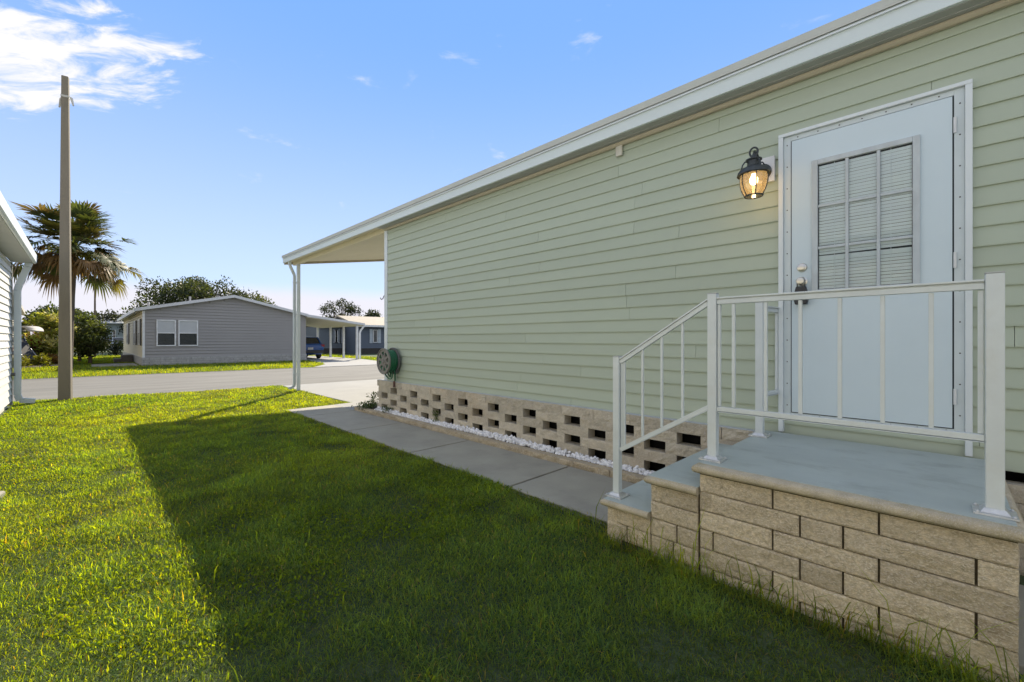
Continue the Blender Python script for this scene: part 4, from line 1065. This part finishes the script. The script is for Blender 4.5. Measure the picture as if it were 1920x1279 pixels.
palm('cabbage_palm', px_, py_, 5.35, .055, 14, 12, .55, 'slim distant palm with a small drooping head beside the grey house', 9, 16)

def tree(name, x, y, blobs, trunk, leaf, n, tone, label, group=None, cat='tree', seed=1, tvar=.4, elong=2.0, tones=None, trunk_top=None, r0=.2):
    """blobs: list of (dx,dy,z,r) leaf clumps; limbs reach each clump"""
    t = thing(name, (x, y, 0), label, cat, group); rn = np.random.default_rng(seed); rg = random.Random(seed)
    m_ = MB(); th_ = trunk
    m_.tube([(x, y, -.05), (x + .03, y, th_ * .5), (x, y + .02, th_)], [r0 * 1.2, r0, r0 * .8], 8)
    for dx, dy, z, r in blobs:
        if rg.random() < .75:
            m_.tube([(x, y, th_ * rg.uniform(.7, 1)), (x + dx * .45, y + dy * .45, th_ + (z - th_) * .45 + .1), (x + dx * .9, y + dy * .9, z)], [r0 * .5, r0 * .28, r0 * .06], 6)
    m_.build('trunk', m_bark, t, smooth=True)
    VV, FF, TT = [], [], []; o = 0; tot = sum(b[3] ** 2 for b in blobs)
    for dx, dy, z, r in blobs:
        k_ = max(12, int(n * r * r / tot))
        u = rn.normal(size=(k_, 3)); u /= np.linalg.norm(u, axis=1)[:, None]
        rad = r * (1 - .75 * rn.random(k_) ** 2.2)
        wob = 1 + .35 * np.sin(u[:, 0] * 5 + dx * 3) * np.sin(u[:, 1] * 6 + dy) * np.cos(u[:, 2] * 4)
        P = np.stack([x + dx + u[:, 0] * rad * wob, y + dy + u[:, 1] * rad * wob, z + u[:, 2] * rad * wob * .8], 1)
        P = P[P[:, 2] > .03]
        tc_ = np.array(tone if tones is None else tones[rg.randrange(len(tones))]) * rg.uniform(.8, 1.25)
        V, F, T = leaves(P, leaf, tc_, tvar, elong, up=.2, rng=rn); VV.append(V); FF.append(F + o); TT.append(T); o += len(V)
    cloud_mesh('crown', np.concatenate(VV), np.concatenate(FF), np.concatenate(TT), LEAF, t)
    return t
def blobset(seed, n, rx, ry, z0, z1, r0, r1, flat=1.0):
    g = random.Random(seed); out = []
    for i in range(n):
        a = g.uniform(0, 2 * PI); q = g.random() ** .5; f = g.random()
        w = math.sin(PI * (.12 + .8 * f)) ** flat
        out.append((math.cos(a) * q * rx * w, math.sin(a) * q * ry * w, z0 + (z1 - z0) * f, g.uniform(r0, r1)))
    return out
ox, oy = at(372, 47)
tree('live_oak', ox, oy, blobset(3, 44, 5.2, 4.5, 4.0, 7.3, .8, 1.5, .8) + [(4.6, -4.5, 5.0, .9), (5.6, -5.4, 4.6, .8), (-4.4, 4, 5.0, 1.0), (-5.4, 5.0, 4.4, .8)], 3.2, .30, 10000, (.050, .066, .034), 'broad dark live oak rising behind the grey gable across the street', seed=5, r0=.4)
ox, oy = at(470, 52)
tree('thin_tree', ox, oy, blobset(13, 26, 3.2, 3, 4.2, 6.4, .35, .8), 3.0, .26, 2600, (.09, .105, .05), 'sparse olive tree beside the oak, thinning out over the roof slope', seed=15, r0=.25)
ox, oy = at(640, 52)
tree('thin_tree', ox, oy, blobset(23, 34, 2.4, 2.4, 3.0, 6.0, .25, .7), 2.0, .22, 2600, (.03, .042, .02), 'sparse twiggy tree behind the far carport roof', seed=25, r0=.2)
ox, oy = at(655, 60)
tree('roadside_tree', ox, oy, blobset(24, 26, 4.2, 3, 2.6, 4.2, .6, 1.0), 2.0, .3, 3000, (.10, .11, .03), 'low olive green tree behind the sandy roof of the blue house', seed=26, r0=.2)
ox, oy = at(712, 62)
tree('roadside_tree', ox, oy, blobset(33, 24, 4.0, 3, 2.5, 5.0, .5, 1.0), 2.2, .3, 3000, (.03, .045, .02), 'dark tree showing over the blue house roof beside the corner of the green house', seed=35, r0=.2)
ox, oy = at(204, 55)
tree('roadside_tree', ox, oy, blobset(43, 26, 2.6, 3, 1.8, 4.4, .6, 1.0), 1.5, .3, 3200, (.03, .038, .024), 'grey green tree far off in the gap left of the grey house', seed=45, r0=.2)
# garden across the street
bx, by = at(168, 22.0)
tree('magnolia_shrub', bx, by, blobset(53, 34, .72, .9, .45, 2.45, .22, .40), .5, .16, 3000, (.085, .110, .040), 'dark glossy rounded shrub just right of the concrete pole across the street', cat='shrub', seed=55, tvar=.6, r0=.08)
bx, by = at(148, 23.6)
tree('magnolia_shrub', bx, by, blobset(54, 24, .6, .8, 1.2, 2.9, .25, .42), .5, .17, 1900, (.075, .10, .036), 'tall dark shrub half hidden behind the concrete pole', cat='shrub', seed=56, tvar=.6, r0=.08)
bx, by = at(92, 21.0)
tree('croton_shrub', bx, by, blobset(63, 34, .85, .9, .3, 2.35, .28, .5), .4, .22, 3600, (.15, .15, .035), 'yellow green leafy shrub left of the concrete pole across the street', cat='shrub', seed=65, tvar=.6, elong=3.2, tones=[(.34, .36, .07), (.20, .25, .05), (.48, .46, .20)], r0=.06)
bx, by = at(88, 24.0)
tree('magnolia_shrub', bx, by, blobset(64, 24, .9, .9, 1.7, 2.9, .3, .45), .6, .18, 2000, (.05, .075, .028), 'dark tree crown rising behind the yellow green shrub', cat='shrub', seed=66, r0=.1)
bx, by = at(56, 20.6)
tree('red_ti_plant', bx, by, blobset(73, 16, .42, .45, .45, 1.55, .18, .3), .4, .24, 900, (.20, .025, .035), 'dark red leaved plant behind the folded garden chair', cat='shrub', seed=75, elong=3.4, tones=[(.22, .03, .045), (.12, .02, .03), (.3, .08, .08)], r0=.04)
for i, (px, d, s, lab) in enumerate(((74, 19.2, .34, 'low bright yellow green clump by the stone edging left of the pole'), (41, 18.6, .36, 'yellow green clump against the left house downspout across the street'), (101, 20.4, .28, 'small orange tinged plant at the foot of the yellow green shrub'))):
    bx, by = at(px, d)
    tree('border_plant', bx, by, blobset(80 + i, 8, s, s, .1, .45, .14, .22), .1, .16, 380, (.20, .21, .03) if i < 2 else (.24, .14, .04), lab, cat='plant', seed=85 + i, elong=3.2, r0=.02)
bx, by = at(191, 36); tree('border_plant', bx, by, blobset(91, 10, .6, .6, .2, 1.0, .25, .4), .2, .2, 600, (.22, .20, .03), 'yellow leafed bush far off between pole and grey house', cat='plant', seed=92, r0=.03)
bx, by = at(218, 33); tree('border_plant', bx, by, blobset(94, 14, .75, .75, .2, .95, .3, .45), .2, .15, 1100, (.018, .028, .014), 'dark rounded bush beside the side wall of the grey house', cat='plant', seed=95, r0=.03)
# stone edging of the garden
for i, (px, d) in enumerate(((48, 19.0), (60, 18.5), (72, 19.8), (84, 20.5), (108, 19.6), (117, 20.6))):
    bx, by = at(px, d); mb = MB()
    mb.rough((bx - .3, by, -.02), (1, 0, 0), (0, 0, 1), (0, -1, 0), .55, .13, .3, .06, .04, i * 3.3, .03)
    o = mb.build('edging_stone', M('edge_stone', (.34, .30, .25), .9, .2, 6, .5, 40)); tag(o, 'rough tan stone edging the garden bed across the street', 'stone', 'edging stones along the garden bed')
# folding garden chair with canopy
gx_, gy_ = at(50, 19.4)
gc = thing('garden_chair', (gx_, gy_, 0), 'dark folding garden lounger with metal frame and grey sun canopy', 'chair')
rv = Vector((C_, -S_, 0)); fv = Vector((S_, C_, 0)); g0 = Vector((gx_, gy_, 0))
def gp_(r, f, z): return g0 + rv * r + fv * f + Vector((0, 0, z))
mb = MB()
for f in (-.28, .28):
    mb.tube([gp_(-.42, f, 1.40), gp_(-.30, f, 1.05), gp_(.15, f, .50), gp_(.34, f, .36)], .018, 6)
    mb.tube([gp_(-.38, f, .75), gp_(.02, f, .36), gp_(.10, f, .02)], .018, 6); mb.tube([gp_(-.15, f, .72), gp_(-.28, f, .02)], .018, 6)
mb.tube([gp_(-.05, -.28, .72), gp_(-.05, .28, .72)], .016, 6); mb.tube([gp_(.34, -.28, .36), gp_(.34, .28, .36)], .016, 6)
mb.build('frame', M('chair_metal', (.55, .56, .58), .35, metal=.7), gc, smooth=True)
mb = MB(); mb.hexa([gp_(-.40, -.26, 1.30), gp_(-.40, .26, 1.30), gp_(.10, .26, .46), gp_(.10, -.26, .46), gp_(-.37, -.26, 1.32), gp_(-.37, .26, 1.32), gp_(.12, .26, .49), gp_(.12, -.26, .49)])
mb.hexa([gp_(.10, -.26, .46), gp_(.10, .26, .46), gp_(.36, .26, .30), gp_(.36, -.26, .30), gp_(.12, -.26, .50), gp_(.12, .26, .50), gp_(.38, .26, .34), gp_(.38, -.26, .34)])
mb.hexa([gp_(.06, -.24, .05), gp_(.06, .24, .05), gp_(.34, .24, .05), gp_(.34, -.24, .05), gp_(.06, -.24, .40), gp_(.06, .24, .40), gp_(.30, .24, .34), gp_(.30, -.24, .34)])
mb.build('sling_seat', M('sling_dark', (.03, .033, .04), .7), gc)
mb = MB()
arc = [(-.42 + .42 * (1 - math.cos(a)) , 1.62 + .22 * math.sin(a)) for a in np.linspace(0, PI, 9)]
for (r0_, z0_), (r1_, z1_) in zip(arc[:-1], arc[1:]): mb.hexa([gp_(r0_, -.33, z0_), gp_(r0_, .33, z0_), gp_(r1_, .33, z1_), gp_(r1_, -.33, z1_), gp_(r0_, -.33, z0_ + .04), gp_(r0_, .33, z0_ + .04), gp_(r1_, .33, z1_ + .04), gp_(r1_, -.33, z1_ + .04)])
mb.build('canopy', M('canopy_grey', (.38, .37, .35), .7), gc, smooth=True)
mb = MB(); mb.prism([tuple((g0 + rv * a + fv * b)[:2]) for a, b in ((-.7, -.5), (.9, -.7), (.8, .6), (-.6, .7))], -.02, .06); tag(mb.build('stepping_slab', M('slab_pale', (.42, .38, .32), .9), bevel=.01), 'pale flat stone slab under the garden chair', 'slab')
# far things in the gap
fh = thing('distant_house', (6, 75, 0), 'blue grey house far away in the gap left of the grey house', 'house')
fx0, _ = at(196, 52); a, b = ray(196); Yf = 74
mb = MB(); lapwall(mb, (xat(199, Yf), Yf), (xat(236, Yf), Yf), (0, -1), 0, lambda s: 3.3, .2); mb.box(xat(199, Yf) + .02, xat(236, Yf), Yf + .02, Yf + 9, 0, 3.3); mb.build('front_wall', M('distant_wall', (.30, .35, .37), .7), fh)
mb = MB(); mb.prism([(Yf - .5, 3.25), (Yf + 4.5, 4.4), (Yf + 9.5, 3.25), (Yf + 9.5, 3.4), (Yf + 4.5, 4.6), (Yf - .5, 3.4)], xat(199, Yf) - .5, xat(236, Yf), 'YZ'); mb.build('roof', M('distant_roof', (.40, .42, .42), .7), fh)
window(fh, xat(211, Yf), xat(217, Yf), 1.2, 2.5, Yf - .02, lower_dark=False)
cx2, cy2 = at(207, 42)
make_car('parked_car', cx2, cy2, R(90), (.42, .47, .52), 'pale silver blue car parked far off left of the grey house')
# far wood behind everything
VV, FF, TT = [], [], []; o = 0
n = 16000
ang = RNG.uniform(R(-40), R(95), n); dist = RNG.uniform(105, 125, n)
hh = 3.2 + 1.8 * np.sin(ang * 31) + 1.3 * np.sin(ang * 73 + 1) + .8 * np.sin(ang * 171)
P = np.stack([np.sin(ang) * dist, np.cos(ang) * dist, RNG.uniform(0, 1, n) ** .8 * np.clip(hh, 1.2, 9)], 1)
V, F, T = leaves(P, .95, (.035, .05, .028), .4, 1.8)
o = cloud_mesh('distant_trees', V, F, T, LEAF); tag(o, 'low dark line of trees far behind the houses', 'trees', kind='stuff')

# ------------------------------------------------------------------ lawn grass
def in_lawn(x, y):
    edge_y = np.interp(x, [p[0] for p in near_edge], [p[1] for p in near_edge])
    a = (x > -3.5) & (x < 2.515) & (y > -2.5) & (y < edge_y - .02)
    b = (x >= 2.515) & (x < 3.70) & (y > 8.17) & (y < edge_y - .02)
    nbh = (x < NX + .03) & (y < NY + .02)
    stp = (x > 2.315) & (y < 1.50)
    return (a | b) & ~nbh & ~stp
def patch(x, y, s, seed):
    """smooth value noise, two octaves, about -1..1; s sets how many features per metre"""
    g = np.random.default_rng(seed); out = np.zeros_like(x)
    for k_, amp in ((1.0, 1.0), (2.3, .55)):
        f = s * .28 * k_; grid = g.normal(0, 1, (128, 128)); a = g.uniform(0, 6.28)
        u = (x * math.cos(a) - y * math.sin(a)) * f + 40.5; v = (x * math.sin(a) + y * math.cos(a)) * f + 40.5
        iu = np.floor(u).astype(int); iv = np.floor(v).astype(int); fu = u - iu; fv = v - iv
        fu = fu * fu * (3 - 2 * fu); fv = fv * fv * (3 - 2 * fv); iu %= 127; iv %= 127
        out += amp * ((grid[iu, iv] * (1 - fu) + grid[iu + 1, iv] * fu) * (1 - fv) + (grid[iu, iv + 1] * (1 - fu) + grid[iu + 1, iv + 1] * fu) * fv)
    return np.clip(out * .75, -1.4, 1.4)
def blades(name, X, Y, z0, hmul, wmul, tonef, mat, lean=.9, label='', rng=RNG):
    n = len(X)
    ln = rng.gamma(6.0, 1 / 6.0, n) * hmul; wd = .0052 * wmul * rng.uniform(.6, 1.3, n)
    az = rng.uniform(0, 2 * PI, n); tilt = rng.beta(2, 2.2, n) * lean
    d = np.stack([np.cos(az) * np.sin(tilt), np.sin(az) * np.sin(tilt), np.cos(tilt)], 1)
    s = np.stack([-np.sin(az + rng.normal(0, .7, n)), np.cos(az), np.zeros(n)], 1); s /= np.linalg.norm(s, axis=1)[:, None]
    P = np.stack([X, Y, z0], 1)
    mid = P + d * (ln * .55)[:, None]
    bend = tilt + rng.uniform(.2, .95, n)
    d2 = np.stack([np.cos(az) * np.sin(bend), np.sin(az) * np.sin(bend), np.cos(bend)], 1)
    tip = mid + d2 * (ln * .5)[:, None]
    w = wd[:, None]
    V = np.stack([P - s * w * .4, P + s * w * .4, mid + s * w * .5, mid - s * w * .5, tip], 1).reshape(-1, 3)
    i = np.arange(n) * 5
    Q = np.stack([i, i + 1, i + 2, i + 3], 1); Tt = np.stack([i + 3, i + 2, i + 4], 1)
    T = tonef(X, Y, n)
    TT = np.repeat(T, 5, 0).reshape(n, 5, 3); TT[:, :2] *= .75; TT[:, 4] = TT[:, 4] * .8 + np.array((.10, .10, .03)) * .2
    o = cloud_mesh(name, V, [Q, Tt], TT.reshape(-1, 3), mat); tag(o, label, 'grass', kind='stuff'); return o
def tone_near(X, Y, n):
    p = patch(X, Y, 2.2, 3); p2 = patch(X, Y, 6.5, 8)
    g = np.array((.108, .210, .095)); yl = np.array((.155, .250, .080)); br = np.array((.25, .25, .17)); dk = np.array((.068, .150, .080)); p3 = patch(X, Y, 13, 77)
    f = np.clip(.40 + .28 * p + RNG.normal(0, .22, n), 0, 1)[:, None]
    T = g * (1 - f) + yl * f
    m = (RNG.random(n) < np.clip(.03 + .05 * p2, .01, .14)); T[m] = br * RNG.uniform(.6, 1.3, (m.sum(), 1))
    m = (RNG.random(n) < np.clip(.25 - .2 * p, .05, .5)); T[m] = dk * RNG.uniform(.8, 1.3, (m.sum(), 1))
    return np.clip(T * RNG.uniform(.7, 1.3, (n, 1)) * np.clip(1 + .26 * p3, .55, 1.5)[:, None], .004, .5)
cand = 3000000
X = RNG.uniform(-3.4, 3.7, cand); Y = RNG.uniform(-2.4, 13.6, cand)
dep = X * S_ + Y * C_; lat = X * C_ - Y * S_
keep = in_lawn(X, Y) & (dep > .9) & (np.abs(lat) < dep * 1.24 + .45)
pd = np.clip(np.where(dep < 3, 1.0, (3 / np.maximum(dep, .1)) ** 1.25), .12, 1) * np.clip(.85 + .30 * patch(X, Y, 13, 77), .5, 1) * .95
keep &= RNG.random(cand) < pd
X, Y = X[keep], Y[keep]; dep = dep[keep]
hm = (.030 + .007 * patch(X, Y, 3.1, 31)) * np.clip(1 + .22 * patch(X, Y, 13, 77), .6, 1.5)
hm = np.clip(hm, .015, .062)
near_wall = ((X > 2.22) & (Y < 1.55)); hm = np.where(near_wall, hm * 1.5, hm)
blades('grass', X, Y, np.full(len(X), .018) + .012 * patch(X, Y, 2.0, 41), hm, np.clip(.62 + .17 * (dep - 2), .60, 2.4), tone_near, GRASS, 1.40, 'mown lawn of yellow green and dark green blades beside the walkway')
# low broad leaves mixed into the turf
n = 26000
X = RNG.uniform(-1.0, 2.5, n * 3); Y = RNG.uniform(-.6, 6.0, n * 3)
k_ = in_lawn(X, Y) & (patch(X, Y, 2.6, 51) > .35) ; X, Y = X[k_][:n], Y[k_][:n]
V, F, T = leaves(np.stack([X, Y, RNG.uniform(.02, .05, len(X))], 1), .017, (.085, .16, .035), .35, 1.5, up=.25)
o = cloud_mesh('clover', V, F, T, GRASS); tag(o, 'small round leafed clover spread through the lawn in patches', 'clover', kind='stuff')
# a few taller stalks against the step blocks and in the lawn
n = 520
X = np.concatenate([RNG.uniform(2.22, 2.325, 360), RNG.uniform(.2, 2.3, 160)]); Y = np.concatenate([RNG.uniform(-.35, 1.6, 360), RNG.uniform(.9, 7, 160)])
blades('tall_grass', X, Y, np.full(n, .02), np.full(n, .14), np.full(n, .9), tone_near, GRASS, .8, 'taller unmown grass stalks against the foot of the block steps')
# lawn across the street
cand = 420000
X = RNG.uniform(-4, 14.5, cand); Y = RNG.uniform(20.1, 46, cand)
ey = np.interp(X, [p[0] for p in far_edge[::-1]], [p[1] for p in far_edge[::-1]])
ox0 = (X > OX0 - .07) & (X < OX1 + .05) & (Y > OY0 - .07)
drv = (X > np.interp(Y, [20.05, 22, 25.5, 34], [7.3, 8.6, 9.2, 9.2])) & (X < np.interp(Y, [19.95, 22, 26, 34], [13.2, 11.9, 12.55, 12.55])) & (Y < 34)
padm = (X > .2) & (X < 1.85) & (Y > 26.6) & (Y < 30.6)
chm = X < -2.2
dep = X * S_ + Y * C_
keep = (Y > ey) & ~ox0 & ~drv & ~padm & ~chm & (RNG.random(cand) < np.clip(18 / dep, .1, 1) ** 2)
X, Y, dep = X[keep], Y[keep], dep[keep]
blades('grass', X, Y, np.full(len(X), .01), np.full(len(X), .075), np.clip(2.2 * dep / 16, 2, 6), tone_near, GRASS, 1.1, 'far lawn across the street around the grey house')
# broken paver at the left edge of the lawn
sx, sy = at(-28, 3.30)
mb = MB(); mb.prism([(sx - .22, sy - .16), (sx + .06, sy - .13), (sx + .10, sy + .05), (sx - .02, sy + .15), (sx - .2, sy + .12)], -.01, .065); tag(mb.build('stepping_stone', m_walk, bevel=.012), 'small grey stone half sunk in the lawn at the left edge', 'stone')
